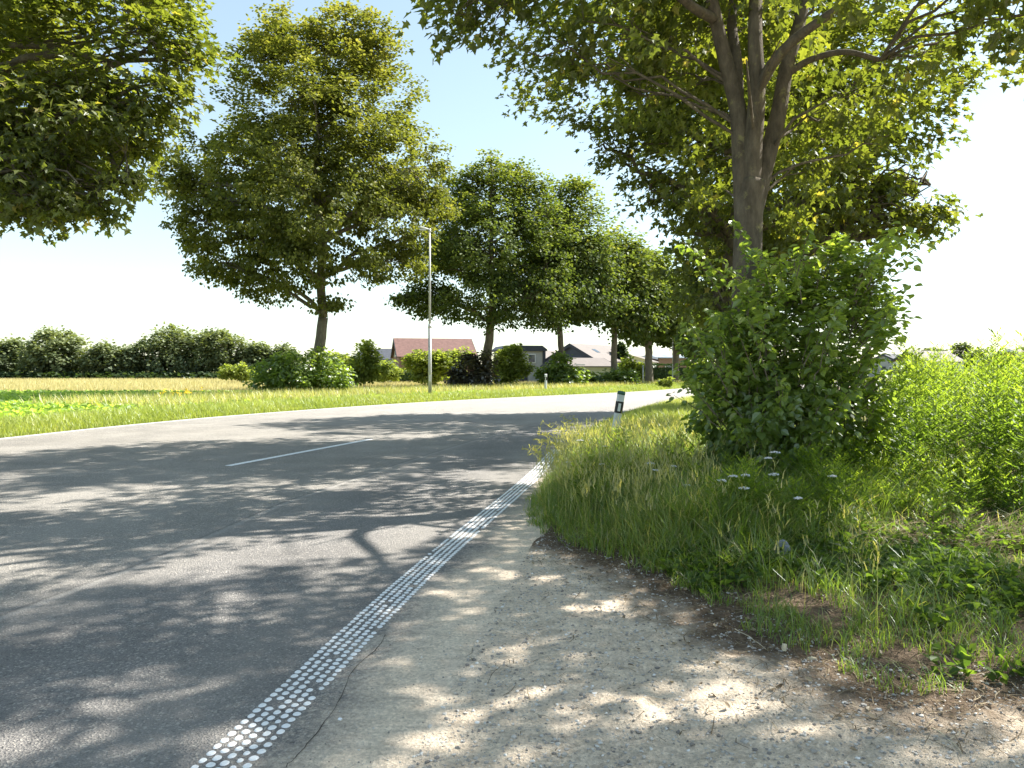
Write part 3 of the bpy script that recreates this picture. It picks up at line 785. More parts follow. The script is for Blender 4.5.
# --- right row ------------------------------------------------------------
YR = 9.8
b0 = np.array([*(at(747, 400, YR)[:2]), 0.0])
def st(u, v, dy=0): p = at(u, v, YR + dy); return tuple(p - b0)
stems = [([(0, 0, -.1), st(746, 330), st(747, 250), st(749, 205), st(752, 180)],   .205, .165),
         ([st(746, 235), st(742, 160, .05), st(738, 110, .1), st(728, 70, .1), st(716, 20, .0), st(700, -60, -.3), st(690, -160, -.4)], .135, .06),
         ([st(750, 215), st(753, 150, -.05), st(757, 90, -.1), st(755, 30, -.1), st(758, -60, .2), st(765, -180, .5)], .135, .06),
         ([st(750, 225), st(765, 165, .1), st(778, 115, .2), st(786, 70, .3), st(800, 20, .4), st(822, -70, .8), st(840, -160, 1)], .125, .06),
         ([st(738, 120, .1), st(736, 60, .2), st(732, 10, .5), st(745, -90, .8)], .09, .05),
         ([st(757, 90, -.1), st(775, 60, -.3), st(800, 35, -.5), st(850, 0, -.9), st(900, -40, -1.2)], .08, .04),
         ([st(786, 75, .3), st(810, 60, .2), st(845, 52, 0), st(880, 60, -.2)], .05, .03),
         ([st(716, 20, 0), st(690, 5, -.4), st(650, -30, -1), st(600, -60, -1.5)], .07, .03)]
bl = [pb(500, 5, YR, 50, -.4, .6), pb(455, 15, YR, 34, -.6, .6), pb(500, 42, YR, 36, -.2, .6), pb(550, 62, YR, 38, .2, .6), pb(595, 80, YR, 34, .4, .6), pb(440, -5, YR, 26, -.6, .6), pb(465, -10, YR, 40, -.2, .6), pb(560, 15, YR, 62, 0, .6), pb(620, 40, YR, 66, .4, .6), pb(590, -40, YR, 90, 0), pb(670, 80, YR, 62, 1.2, .6), pb(700, 30, YR, 80, 1.0, .7),
      pb(640, 95, YR, 40, .6, .5), pb(760, 130, YR, 60, 2.0, .6), pb(830, 120, YR, 66, 1.0, .6), pb(870, 70, YR, 80, .5, .7), pb(930, 60, YR, 72, 0, .7), pb(985, 55, YR, 60, 0, .8), pb(900, 140, YR, 42, .4, .5),
      pb(820, 170, YR, 42, 1.0, .5), pb(800, 60, YR, 80, 2, .8), pb(740, -20, YR, 120, 1.0), pb(860, -40, YR, 120, 0), pb(980, -30, YR, 100, 0), pb(650, -110, YR, 130, 0), pb(520, -90, YR, 90, 0),
      pb(760, -200, YR, 150, 0), pb(900, -160, YR, 130, .5), pb(1060, 20, YR, 90, .5), pb(1080, -100, YR, 110, 0), pb(1150, 10, YR, 90, -.5), pb(1190, -90, YR, 100, -.5), pb(1060, -40, YR, 100, -2.5), pb(1140, -120, YR, 100, -2.8), pb(760, -60, YR, 150, 3.4), pb(740, 20, YR, 110, 2.6, .7), pb(620, -60, YR, 110, -2.6), pb(860, -90, YR, 120, -2.6), pb(740, -120, YR, 130, -3.2),
      (2.0, 9.5, 12.2, 2.8, 2.8, 2.0), (5.2, 9.8, 12.0, 3.0, 2.8, 2.0), (3.4, 11.2, 14.2, 2.6, 2.6, 2.0), (3.6, 8.6, 13.8, 2.6, 2.4, 2.0), (3.2, 9.8, 16.4, 2.0, 2.0, 1.8), (6.6, 9.6, 9.8, 2.4, 2.4, 1.7), (.6, 9.6, 10.4, 2.4, 2.4, 1.6), (3.6, 7.4, 10.8, 2.6, 2.2, 1.6), (7.6, 9.2, 7.6, 2.0, 2.4, 1.3), (5, 6.2, 7.6, 2.2, 2.0, 1.3), (9.4, 7.6, 8.4, 2.0, 2.2, 1.4), (.6, 6.6, 8.2, 2.0, 1.9, 1.3), (8.6, 5.6, 10.6, 2.2, 2.1, 1.5), (3.4, 5.2, 10.6, 2.2, 2.1, 1.4), (10.4, 8.4, 10.5, 2.2, 2.2, 1.5), (8.4, 8.6, 12.8, 2.4, 2.4, 1.6),  # crown masses above the frame, unseen, added to shade the foreground
      pb(720, 160, YR, 34, 1.4, .6), pb(690, 190, YR, 24, 1.6, .6), pb(775, 215, YR, 26, 1.6, .6)]
tree('maple_tree', 'big near maple on the right with a trunk forking into several stems above the bush', b0, bl, .26, 2.4, 3100, 24, .125, MAT['leaf_near'], SH_MAPLE, .36, ROW,
     bark=MAT['bark_near'], stems=stems, twig=.009, tint_top=.2, limb_r=.09, sides=16, droop=.45, root_flare=1.2, flat=.55, gap=.36, gscale=2.6)

b = (5.2, 18.0)
bl = [pb(640, 130, 18, 44, 0, .5), pb(610, 150, 18, 26, 0, .5), pb(680, 150, 18, 60, 0, .6), pb(720, 120, 18, 80, 1), pb(800, 130, 18, 90, 1), pb(880, 165, 18, 66, 0, .5), pb(930, 185, 18, 44, 0, .5), pb(965, 205, 18, 24, 0, .4), pb(940, 195, 18, 34, 0, .5), pb(915, 215, 18, 34, 0, .5), pb(960, 175, 18, 24, 0, .5), pb(900, 190, 18, 44, .5, .6),
      pb(870, 210, 18, 56, 0, .5), pb(910, 228, 18, 30, 0, .4), pb(800, 210, 18, 60, -1, .6), pb(700, 205, 18, 46, -1, .5), pb(650, 190, 18, 36, 0, .45), pb(700, 260, 18, 42, 0, .6), pb(735, 240, 18, 46, 1), pb(710, 300, 18, 38, 0, .7), pb(690, 235, 18, 24, 0, .5),
      pb(760, 40, 18, 100, 0), pb(860, 80, 18, 80, 0), pb(680, 60, 18, 70, 0), pb(800, 250, 18, 46, 1, .6), pb(780, 180, 18, 90, 3.5), (4.2, 18, 11.5, 3.2, 3, 2.2), (7.5, 18, 11.2, 3.2, 3, 2.2), (5.8, 18, 14.2, 3.4, 3.2, 2.2), (2.4, 18, 9.0, 2.6, 2.6, 1.6), (5.6, 18, 17.0, 2.6, 2.6, 2.0), (9.0, 18, 8.4, 2.4, 2.4, 1.6)]
tree('maple_tree', 'maple behind the big forked one, its lower branches reaching out to the right', b, bl, .26, 3.0, 2000, 24, .165, MAT['leaf_near'], SH_MAPLE, .52, ROW, bark=MAT['bark_near'], tint_top=.1, droop=.45, twig=.009, gap=.18, gscale=1.5)
b = (9.8, 28.0)
bl = [pb(720, 230, 28, 46, 0), pb(760, 200, 28, 60, 0), pb(720, 280, 28, 38, 0), pb(770, 260, 28, 50, 0), pb(740, 320, 28, 34, 0), pb(810, 230, 28, 50, 0), pb(715, 335, 28, 22, 0), (9, 28, 12.5, 3.6, 3.4, 2.4), (10.5, 28, 15.5, 3.2, 3.2, 2.4), (7.2, 28, 10, 2.6, 2.6, 2), (12, 28, 11, 3, 3, 2)]
tree('maple_tree', 'maple mostly hidden behind the forked tree and its bush, third on the right side', b, bl, .26, 3.4, 600, 34, .28, MAT['leaf_far'], SH_QUAD, .95, ROW, twig=.02, droop=.4, gap=.35, gscale=1.8)

# trees of the right row that stand behind and beside the camera: they throw the shade on the foreground
def outside_tree(x, y, lab, h=5.5, r=3.6):
    bl = [(x + r * .6 * math.cos(a), y + r * .6 * math.sin(a), h + (k % 3) * 1.6, r * .55, r * .55, r * .38) for k, a in enumerate(np.linspace(0, 6.0, 9))] + [(x, y, h + 3.5, r * .7, r * .7, r * .6)]
    tree('maple_tree', lab, (x, y), bl, .25, 2.6, 420, 30, .18, MAT['leaf_near'], SH_QUAD, .6, ROW, twig=.012)

# ------------------------------------------------------------------ bushes
def bush(name, label, base, blobs, nclu, per, lsize, lmat, shape=SH_LEAF, clump=.3, group=None, cat='bush', nstem=7, twig=.006, flat=.7, droop=.3, shell=.5, stem_r=.018, upright=.0, tint_top=.25):
    base = np.array([base[0], base[1], base[2] if len(base) > 2 else 0.0])
    root = empty(name, base); tag(root, label, cat, group)
    B = np.array(blobs, float); B[:, :3] -= base
    tb = MB(); nodes = []
    for k in range(max(nstem, len(B))):
        c = B[k % len(B)]
        e = c[:3] + rng.normal(0, .25, 3) * c[3:6] + np.array([0, 0, .5 * c[5]])
        s0 = np.array([rng.normal(0, .12) + e[0] * .25, rng.normal(0, .10) + e[1] * .25, -.05])
        p = curve(s0, e, (0, 0, .1 * np.linalg.norm(e - s0)), 8, .02); tb.tube(p, np.linspace(stem_r, stem_r * .3, 8), 5, cap=False); nodes.append(p[2:])
    nodes = np.concatenate(nodes)
    wgt = B[:, 3] * B[:, 5]; wgt = wgt / wgt.sum()
    cb = rng.choice(len(B), nclu, p=wgt)
    v = rng.standard_normal((nclu, 3)); v /= np.linalg.norm(v, axis=1)[:, None]
    rad = shell + (1.05 - shell) * rng.random(nclu) ** .6
    cc = B[cb, :3] + v * B[cb, 3:6] * (rad * (.8 + .4 * rng.random(nclu)))[:, None]
    cc[:, 2] = np.maximum(cc[:, 2], .10 + .1 * rng.random(nclu))
    if nclu > 500:
        q_ = (cc + base) / .42
        gn = fbm(q_[:, 0] + .7 * q_[:, 2], q_[:, 1] - .5 * q_[:, 2] + 11.3, 2, 41) * .5 + fbm(q_[:, 2] * 1.25 + 5.1, q_[:, 0] * .8, 2, 43) * .5
        k0 = gn > np.quantile(gn, .07); cc = cc[k0]; nclu = len(cc)
    for k in range(nclu):
        if twig:
            nd = nodes[rng.integers(0, len(nodes), 30)]; j = np.argmin(np.linalg.norm(nd - cc[k], axis=1))
            tb.tube(curve(nd[j], cc[k], (0, 0, .03), 4), np.linspace(twig, twig * .3, 4), 3, cap=False)
    tb.build('stems', MAT['bark'], root)
    idx = np.repeat(np.arange(nclu), rng.poisson(per, nclu)); n = len(idx)
    off = rng.standard_normal((n, 3)); off /= np.linalg.norm(off, axis=1)[:, None]; off *= (rng.random(n) ** .5)[:, None]
    P = cc[idx] + off * clump * np.array([1, 1, flat]) + np.c_[np.zeros((n, 2)), upright * rng.random(n)]
    P[:, 2] = np.maximum(P[:, 2], .06)
    ct = rng.random(nclu)
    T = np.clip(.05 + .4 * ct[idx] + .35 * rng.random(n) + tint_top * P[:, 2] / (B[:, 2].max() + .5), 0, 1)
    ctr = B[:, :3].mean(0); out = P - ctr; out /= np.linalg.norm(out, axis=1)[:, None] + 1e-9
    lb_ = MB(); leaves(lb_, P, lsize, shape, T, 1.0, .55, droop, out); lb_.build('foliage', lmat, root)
    return root

# big bush of suckers around the forked tree
YB = 9.0
bb = at(792, 480, YB); bb = (bb[0], bb[1], 0)
bl = [pb(748, 400, YB, 38, .2), pb(738, 450, YB, 32, 0), pb(785, 350, YB, 50, .1), pb(790, 420, YB, 54, -.3), pb(822, 300, YB, 42, .2), pb(866, 320, YB, 30, .2), pb(850, 385, YB, 42, 0), pb(785, 292, YB, 34, .1),
      pb(728, 360, YB, 28, .3), pb(714, 372, YB, 28, .5), pb(768, 385, YB, 34, .2), pb(765, 440, YB, 36, .1), pb(800, 470, YB, 36, .3), pb(728, 465, YB, 26, .3), pb(705, 350, YB, 18, .6), pb(718, 420, YB, 26, .4), pb(722, 340, YB, 22, .6), pb(735, 330, YB, 22, .3), pb(775, 475, YB, 44, -.3), pb(835, 460, YB, 42, 0), pb(858, 282, YB, 26, 0), pb(757, 318, YB, 22, .1), pb(868, 440, YB, 28, .2), pb(838, 258, YB, 20, .2), pb(716, 405, YB, 18, .3), pb(880, 480, YB, 34, .5), pb(810, 500, YB, 36, 0), pb(750, 490, YB, 30, .2), pb(888, 410, YB, 18, .4), pb(884, 298, YB, 14, .2)]
bush('bush', 'tall leafy bush wrapped around the forked trunk on the right', bb, bl, 1450, 15, .088, MAT['leaf_bush'], SH_LEAF, .17, None, nstem=26, twig=.004, droop=.55, flat=.9, shell=.35, stem_r=.014, tint_top=.3)
# long shoots sticking out of the big bush
bigbush = [o for o in bpy.data.objects if o.name.startswith('bush')][0]
smb, lmb = MB(), MB()
for k in range(150):
    u = rng.uniform(712, 868); v = rng.uniform(270, 470); Y = YB + rng.uniform(-.9, .5)
    a = at(u, v, Y) - bb; a[2] = max(a[2], .2)
    side = (u - 790) / 110
    L = rng.uniform(.35, .95); d = np.array([side * .55 + rng.normal(0, .25), -.3 * rng.random(), .75 + .5 * rng.random() - .3 * (v > 400)]); d /= np.linalg.norm(d)
    P_ = curve(a, a + d * L + [side * .12, -.05, -.10], (0, 0, .06), 8, .006); P_[:, 2] = np.maximum(P_[:, 2], .1); smb.tube(P_, np.linspace(.007, .002, 8), 4, cap=False)
    q = np.repeat(np.arange(2, 8), 4); pp = P_[q] + rng.normal(0, .03, (len(q), 3))
    leaves(lmb, pp, rng.uniform(.07, .125), SH_LEAF, np.clip(.35 + .3 * rng.random() + .3 * rng.random(len(q)), 0, 1), 1, .45, .5)
smb.build('shoots', MAT['bark'], bigbush); lmb.build('shoot_leaves', MAT['leaf_bush'], bigbush)

BG = 'bushes below the roadside trees'
YL = G(302, 396)[1] - 1.8
bush('bush', 'big round leafy bush at the foot of the large maple left of the lamp', (G(300, 397)[0], YL), [pb(275, 375, YL, 19, 0), pb(300, 370, YL, 23, -.4), pb(328, 374, YL, 21, -.2), pb(305, 385, YL, 18, -.8), pb(338, 384, YL, 12, 0), pb(262, 383, YL, 11, 0), pb(318, 362, YL, 14, 0), pb(283, 362, YL, 12, .5)],
     210, 26, .22, MAT['leaf_bush'], SH_LEAF, .5, BG, twig=.012)
Y2 = G(478, 391)[1] - 1
bush('bush', 'dark purplish bush at the foot of the broad maple right of the lamp', (at(476, 390, Y2)[0], Y2), [pb(468, 372, Y2, 16, 0), pb(484, 378, Y2, 14, 0), pb(465, 383, Y2, 13, -.5), pb(480, 362, Y2, 12, .5), pb(458, 378, Y2, 9, 0)],
     170, 26, .26, MAT['leaf_purple'], SH_QUAD, .55, BG, twig=.012)
Y3 = G(560, 389)[1] - 1.5
bush('bush', 'dark bush right behind the far white marker post', (at(560, 389, Y3)[0], Y3), [pb(558, 372, Y3, 15, 0), pb(572, 376, Y3, 12, 0), pb(550, 380, Y3, 12, 0), pb(562, 382, Y3, 12, -.6), pb(560, 362, Y3, 9, 0), pb(545, 376, Y3, 8, 0)],
     180, 26, .27, MAT['leaf_bush'], SH_QUAD, .5, BG, twig=.012, tint_top=.0)
Y4 = G(612, 387.5)[1] - 1
bush('bush', 'low dark bush around the trunk before the yellow gabled house', (at(612, 388, Y4)[0], Y4), [pb(605, 380, Y4, 9, 0), pb(618, 380, Y4, 9, 0), pb(628, 379, Y4, 9, 0)], 110, 26, .26, MAT['leaf_bush'], SH_QUAD, .5, BG, twig=.012, tint_top=0)
LB = 'light green garden shrubs behind the verge'
def shrub(u, v, Y, masses, lab, n=130, size=.26, mat='leaf_light', grp=LB, clump=.5, shape=SH_QUAD):
    b = at(u, v, Y); bush('garden_shrub', lab, (b[0], b[1]), [pb(a, c, Y, r, 0) for a, c, r in masses], n, 24, size, MAT[mat], shape, clump, grp, cat='shrub', twig=.012)
shrub(366, 384, 56, [(366, 358, 12), (362, 370, 13), (374, 368, 10), (368, 349, 7)], 'young bright tree like shrub just right of the big maple bush', 130)
shrub(345, 384, 60, [(342, 366, 12), (334, 360, 9), (350, 372, 10)], 'green shrub partly hidden behind the bush of the large maple', 90, .28)
shrub(425, 384, 62, [(418, 364, 13), (432, 362, 14), (427, 374, 13), (445, 366, 11)], 'wide bright green shrub behind the near street lamp', 170, .28)
shrub(450, 384, 66, [(452, 360, 10), (455, 371, 10), (462, 356, 8)], 'light shrub in front of the right end of the red roof', 80, .28)
shrub(512, 384, 62, [(508, 360, 13), (518, 368, 12), (502, 372, 12), (515, 352, 8)], 'pale green shrub in front of the flat roofed grey house', 150, .28)
shrub(235, 383, 78, [(228, 373, 8), (238, 371, 9), (246, 375, 7)], 'small bright yellow green shrub at the end of the wheat field', 70, .30)
shrub(600, 384, 64, [(590, 380, 6), (583, 378, 6)], 'little pale shrub below the lit roof slope', 40, .26)
shrub(633, 384, 74, [(628, 366, 8), (634, 375, 8), (640, 369, 6)], 'sunlit shrub in front of the yellow gabled house', 70, .28)
shrub(700, 386, 66, [(700, 372, 9), (708, 366, 8), (694, 378, 6)], 'bright shrub at the end of the clipped hedge', 80, .26)
shrub(388, 384, 70, [(385, 366, 7), (392, 372, 8), (382, 374, 7)], 'small shrub below the blue grey roof', 60, .28)
shrub(664, 388, 60, [(664, 384, 4.5), (668, 380, 4)], 'small pale bush on the verge at the foot of the far street lamp', 22, .22, clump=.3)

# clipped hedges
def hedge(u0, u1, vb, h, Y, lab, th=1.2, mat='leaf_bush'):
    a = at(u0, vb, Y); b = at(u1, vb, Y); n = int(abs(b[0] - a[0]) * 420)
    root = empty('hedge', ((a[0] + b[0]) / 2, Y, 0)); tag(root, lab, 'hedge', 'clipped garden hedges')
    L = b[0] - a[0]
    core = MB().box((0, 0, h * .42), (L - .3, th * .5, h * .84)); core.build('stems', MAT['leaf_far'], root)
    P = np.c_[(rng.random(n) - .5) * L, (rng.random(n) - .5) * th, rng.random(n) * h]
    f = rng.integers(0, 3, n)
    P[f == 0, 2] = h + rng.normal(0, .04, (f == 0).sum()); P[f == 1, 1] = -th / 2 + rng.normal(0, .05, (f == 1).sum())
    mb = MB(); leaves(mb, P, .16, SH_QUAD, np.clip(.15 + .35 * rng.random(n), 0, 1), 1, .9); mb.build('foliage', MAT[mat], root)
hedge(618, 702, 387, 2.1, 80, 'long clipped dark hedge behind the pale trunks and the far lamp', 1.5)
hedge(392, 428, 384, 1.5, 84, 'low dark hedge in front of the red roofed house')

# ------------------------------------------------------------------ woodland across the field
WG = 'trees at the far edge of the wheat field'
for u, r, top, lab in ((-40, 30, 338, 'woodland tree just outside the left border'), (6, 24, 341, 'woodland tree cut by the left edge of the picture'),
                       (58, 33, 328, 'wide round woodland tree, first big dome from the left'), (106, 21, 346, 'lower paler woodland tree between the two big domes'),
                       (128, 14, 352, 'smallest woodland tree in the dip before the tallest dome'), (172, 34, 325, 'tallest dark round woodland tree above the wheat'),
                       (219, 25, 330, 'round topped woodland tree right of the tallest one'), (256, 16, 345, 'dark woodland tree above the small yellow shrub'), (285, 16, 350, 'low woodland tree seen past the left edge of the maple bush')):
    Yw = 112 + (u % 7)
    hgt = (HOR - top)
    bl = [pb(u, top + r * .70, Yw, r * .80, 0, .85), pb(u - r * .38, top + r * .80, Yw, r * .66, -1), pb(u + r * .38, top + r * .80, Yw, r * .66, 0), pb(u, top + r * .62, Yw, r * .66, -1.5, .95), pb(u, 362, Yw, r * .75, -2, .45), pb(u - r * .6, 366, Yw, r * .5, -1, .6), pb(u + r * .6, 366, Yw, r * .5, 0, .6), pb(u + r * .3, 350, Yw, r * .45, -2), pb(u - r * .3, 353, Yw, r * .4, -2)]
    b = at(u, 376, Yw)
    tree('woodland_tree', lab, (b[0], b[1]), bl, .35, 2.0, int(7 * r + 110), 34, .48, MAT['leaf_wood'], SH_QUAD, 1.1, WG, twig=0, shell=.5, flat=.8, tint_top=.3)  # tint_top: paler crown tops, sunlight painted into the leaf tint
# darker undergrowth line
mb = MB(); P = np.c_[rng.uniform(-100, -34, 9000), 110 + rng.normal(0, 1.5, 9000), rng.random(9000) ** 1.3 * 1.1]
leaves(mb, P, .6, SH_QUAD, rng.random(9000) * .05, 1, .8)
tag(mb.build('undergrowth', MAT['leaf_far']), 'dark undergrowth along the foot of the woodland', 'undergrowth', kind='stuff')

# distant trees at right
DG = 'distant trees above the roofs at right'
for u, r, top, lab, Yd in ((922, 9, 348, 'distant low tree above the pale roof, leftmost', 150), (936, 8, 347, 'distant round tree above the middle of the pale roof', 150), (962, 11, 343, 'tallest distant tree right of the pale roof', 150),
                       (980, 9, 350, 'distant tree between the pale roof and the brick gable', 150), (1018, 12, 346, 'distant tree above the brick gabled house', 150)):
    bl = [pb(u, top + r * .6, Yd, r * .6, 0), pb(u - r * .4, top + r, Yd, r * .55, 0), pb(u + r * .4, top + r, Yd, r * .55, 0), pb(u, 362, Yd, r * .7, 0)]
    b = at(u, 377, Yd)
    tree('distant_tree', lab, (b[0], b[1]), bl, .3, 2.0, 70, 24, .6, MAT['leaf_wood'], SH_QUAD, 1.2, DG, twig=0, shell=.4)
# conifer
def conifer(u, vtop, Y, lab):
    b = at(u, 384, Y); h = at(u, vtop, Y)[2]
    root = empty('conifer', (b[0], b[1], 0)); tag(root, lab, 'tree')
    MB().tube([(0, 0, -.1), (0, 0, h * .5), (0, 0, h)], [.2, .14, .03], 7).build('trunk', MAT['bark'], root)
    P = []
    for k in range(16):
        z = h * (.25 + .72 * k / 16); r = 2.6 * (1 - z / h) + .4
        for a in rng.random(7) * 6.28:
            u_ = rng.random(26)[:, None]; P.append(np.c_[np.cos(a) * r * u_, np.sin(a) * r * u_, z + .3 - .5 * u_] + rng.normal(0, .12, (26, 3)))
    P = np.concatenate(P); mb = MB(); leaves(mb, P, .34, SH_QUAD, rng.random(len(P)) * .5, 1, .5); mb.build('crown', MAT['leaf_far'], root)
conifer(620, 342, 92, 'dark conifer seen beside the trunk left of the yellow gabled house')

# ------------------------------------------------------------------ left verge and fields
def strip_lr(n, y0, y1, a0, a1):
    """points left of the road's far edge, a metres away from it"""
    _, L = resample(LEFT, 0); s = y0 + (y1 - y0) * rng.random(n)
    p, _ = resample(LEFT, s); q, _ = resample(LEFT, s + .1); t_ = q - p; t_ /= np.linalg.norm(t_, axis=1)[:, None]
    a = a0 + (a1 - a0) * rng.random(n)
    return p + np.c_[-t_[:, 1], t_[:, 0]] * a[:, None], a
def sheet(name, label, poly, z, mat):
    mb = MB(); mb.add(np.c_[np.array(poly), np.full(len(poly), z)], [[list(range(len(poly)))]])
    return tag(mb.build(name, MAT[mat]), label, 'field', kind='structure')
sheet('beet_field', 'green field of beet plants beyond the left verge', [(-17.5, 6), (-15.5, 22), (-14.0, 33), (-10, 46.3), (-60, 46.3), (-60, 6)][::-1], -.014, 'soil')
sheet('wheat_field', 'golden strip of ripe wheat in front of the woodland', [(-170, 46.6), (-30, 46.6), (-8, 46.6), (2, 57.3), (4, 75), (-18, 80), (-30, 108), (-170, 108)], -.012, 'stubble')
P, a = strip_lr(80000, 8, 92, .08, 3.4)
mb = MB(); dd = np.linalg.norm(P, axis=1)
H = (.10 + .30 * np.clip(a / 1.2, 0, 1) ** .8) * (.6 + .7 * rng.random(len(P)))
tt = np.clip(.15 + .5 * fbm(P[:, 0] * .5, P[:, 1] * .5, 3, 2) + rng.normal(0, .16, len(P)), 0, 1)
blades(mb, P, H, .012 + .0004 * dd, .5, tt, 2, np.full(len(P), -.03))
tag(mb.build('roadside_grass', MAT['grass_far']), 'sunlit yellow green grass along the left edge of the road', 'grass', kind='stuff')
# tall pale grass farther right on the same side
P, a = strip_lr(30000, 38, 92, 3.5, 10.5)
mb = MB(); blades(mb, P, .45 + .35 * rng.random(len(P)), .035, .4, np.clip(.55 + .5 * rng.random(len(P)), 0, 1), 2, np.full(len(P), -.03))
tag(mb.build('meadow_grass', MAT['grass_far']), 'tall straw coloured grass behind the verge by the street lamp', 'grass', kind='stuff')
# beet plants
rows = []
for k, x0 in enumerate(np.arange(-60, 6, .5)):
    y = np.arange(18, 60, .34) + rng.random() * .2
    x = x0 + (y - 18) * .34
    rows.append(np.c_[x, y])
P = np.concatenate(rows); P = P + rng.normal(0, .04, P.shape)
el = np.interp(P[:, 1], LEFT[:, 1], LEFT[:, 0]); P = P[(P[:, 0] < el - 4.2) & (P[:, 0] > -1.1 * P[:, 1] * .75 - 3) & (P[:, 1] < 46)]
idx = np.repeat(np.arange(len(P)), 7)
Q = np.c_[P[idx] + rng.normal(0, .07, (len(idx), 2)), .04 + .10 * rng.random(len(idx))]
mb = MB()
n = len(Q); az = rng.random(n) * 6.28
leaves(mb, Q, .26, SH_LEAF, np.clip(.5 + .28 * rng.standard_normal(n), 0, 1), .9, .6, -.75)
tag(mb.build('beet_crop', MAT['beet']), 'rows of broad leaved beet plants in the left field', 'crop', kind='stuff')
# wheat
n = 90000
P = np.c_[rng.uniform(-120, 4, n), 47 + rng.random(n) ** 1.5 * 60]; P = P[(P[:, 0] > -P[:, 1] * .8 - 4) & ~((P[:, 0] > -28) & (P[:, 1] > 79)) & (P[:, 0] < np.interp(P[:, 1], LEFT[:, 1], LEFT[:, 0]) - 8)]
mb = MB(); blades(mb, P, .42 + .1 * rng.random(len(P)), .07, .25, np.clip(.5 + .25 * rng.standard_normal(len(P)), 0, 1), 1, np.full(len(P), -.03))
tag(mb.build('wheat_crop', MAT['wheat']), 'ripe golden wheat standing in front of the woodland', 'crop', kind='stuff')
# yellow flowers in the beet
mb = MB(); c = at(178, 400, 30)
for k in range(16):
    p = np.array([c[0] + rng.normal(0, .45), 30 + rng.normal(0, .3), 0]); h = .55 + .25 * rng.random()
    mb.tube([p, p + [0, 0, h]], .004, 3)
f_ = MB()
stems_mb = mb; hd = MB()
for Vv in mb.V:
    tp = Vv[:, :].max(0); ctr = Vv.mean(0); ctr[2] = tp[2]
    leaves(hd, ctr + rng.normal(0, .035, (10, 3)), .06, SH_QUAD, None, 1, .5)
o = hd.build('yellow_flowers', MAT['petal_yellow']); tag(o, 'patch of small yellow flowers at the edge of the beet field', 'flowers', kind='stuff'); stems_mb.build('stems', MAT['beet'], o)

# ------------------------------------------------------------------ marker posts
def marker_post(u, v, scale, tilt, lab, cap='green_plastic', rz=0.0, z=0.0):
    p = G(u, v)
    root = empty('marker_post', (p[0], p[1], z), rz); root.rotation_euler = (0, tilt, rz); tag(root, lab, 'marker post', 'white roadside marker posts')
    w, dpt, h = .12 * scale, .10 * scale, 1.0 * scale
    def prism(z0, z1, e=0.0, slope=0.0):
        mb = MB(); W, D = w / 2 + e, dpt / 2 + e
        sec = np.array([[-W * .55, -D], [W * .55, -D], [W, -D * .45], [W, D * .5], [W * .35, D], [-W * .35, D], [-W, D * .5], [-W, -D * .45]]); n = 8
        V = np.r_[np.c_[sec, np.full(n, z0)], np.c_[sec, z1 + slope * sec[:, 1] / D]]
        i = np.arange(n); mb.add(V, [np.c_[i, (i + 1) % n, n + (i + 1) % n, n + i], [list(range(n))[::-1]], [list(range(n, 2 * n))]])
        return mb
    prism(-.05, h - .05, 0).build('post_body', MAT['white_plastic'], root)
    prism(h - .049, h, .003, .02).build('cap', MAT[cap], root)
    prism(h - .40, h - .18, .004).build('black_band', MAT['black_plastic'], root)
    MB().box((0, -dpt / 2 - .008, h - .29), (.05, .008, .15)).build('reflector', MAT['reflector'], root)
marker_post(611.5, 453.5, 1.18, R(9), 'leaning white marker post with dark green top on the right verge', rz=R(-4))
marker_post(545.5, 393, 1.25, R(1), 'far white marker post standing upright on the opposite verge', 'white_plastic', R(-20))

# ------------------------------------------------------------------ street lamps
def lamp(u, v, vtop, lab, arm=-1):
    p = G(u, v); Y = p[1]; h = at(u, vtop, Y)[2]
    root = empty('street_lamp', (p[0], Y, 0)); tag(root, lab, 'street lamp', 'tall grey street lamps')
    hc = h * .43; r = .0105 * h
    MB().tube([(0, 0, -.1), (0, 0, hc)], [r, r * .92], 14).build('pole_base', MAT['galvanised'], root, True)
    MB().tube([(0, 0, hc - .03), (0, 0, h - .12)], [r * .68, r * .55], 14).build('pole', MAT['galvanised'], root, True)
    MB().tube([(0, 0, hc - .12), (0, 0, hc + .1)], [r * 1.12, r * .8], 14).build('collar', MAT['galvanised'], root, True)
    MB().tube([(0, 0, h - .2), (0, 0, h + .02)], [r * .8, r * .7], 12).build('head_socket', MAT['galvanised'], root, True)
    # long flat luminaire
    L = .065 * h; mb = MB(); prof = [(0.03, .30, .05), (.25, .55, .10), (.6, 1.0, .14), (.9, .85, .12), (1.0, .45, .06)]
    wv = .020 * h; rings = []
    for s_, w_, t_ in prof:
        a = np.linspace(0, 2 * math.pi, 12, endpoint=False)
        rings.append(np.c_[np.full(12, arm * L * s_), np.cos(a) * wv * w_, h - .03 + np.maximum(np.sin(a), -.35) * t_ * h * .07 + s_ * .10])
    V = np.concatenate(rings); i, j = np.meshgrid(np.arange(4), np.arange(12), indexing='ij')
    mb.add(V, [np.stack([i * 12 + j, i * 12 + (j + 1) % 12, (i + 1) * 12 + (j + 1) % 12, (i + 1) * 12 + j], -1).reshape(-1, 4), [list(range(12))[::-1]], [list(range(48, 60))]])
    hd = mb.build('lamp_head', MAT['lamp_glass'], root, True)
    MB().box((arm * L * .62, 0, h - .045), (L * .55, wv * 1.1, .05)).build('lamp_glass', MAT['reflector'], hd)
    MB().box((0, -r * 1.0, 1.1), (r * .8, .012, .34)).build('service_door', MAT['lamp_glass'], root)
lamp(430, 398.5, 229, 'near street lamp with a flat head, standing left of the broad maple')
lamp(672.5, 386.2, 338, 'far small street lamp standing in front of the dark hedge')
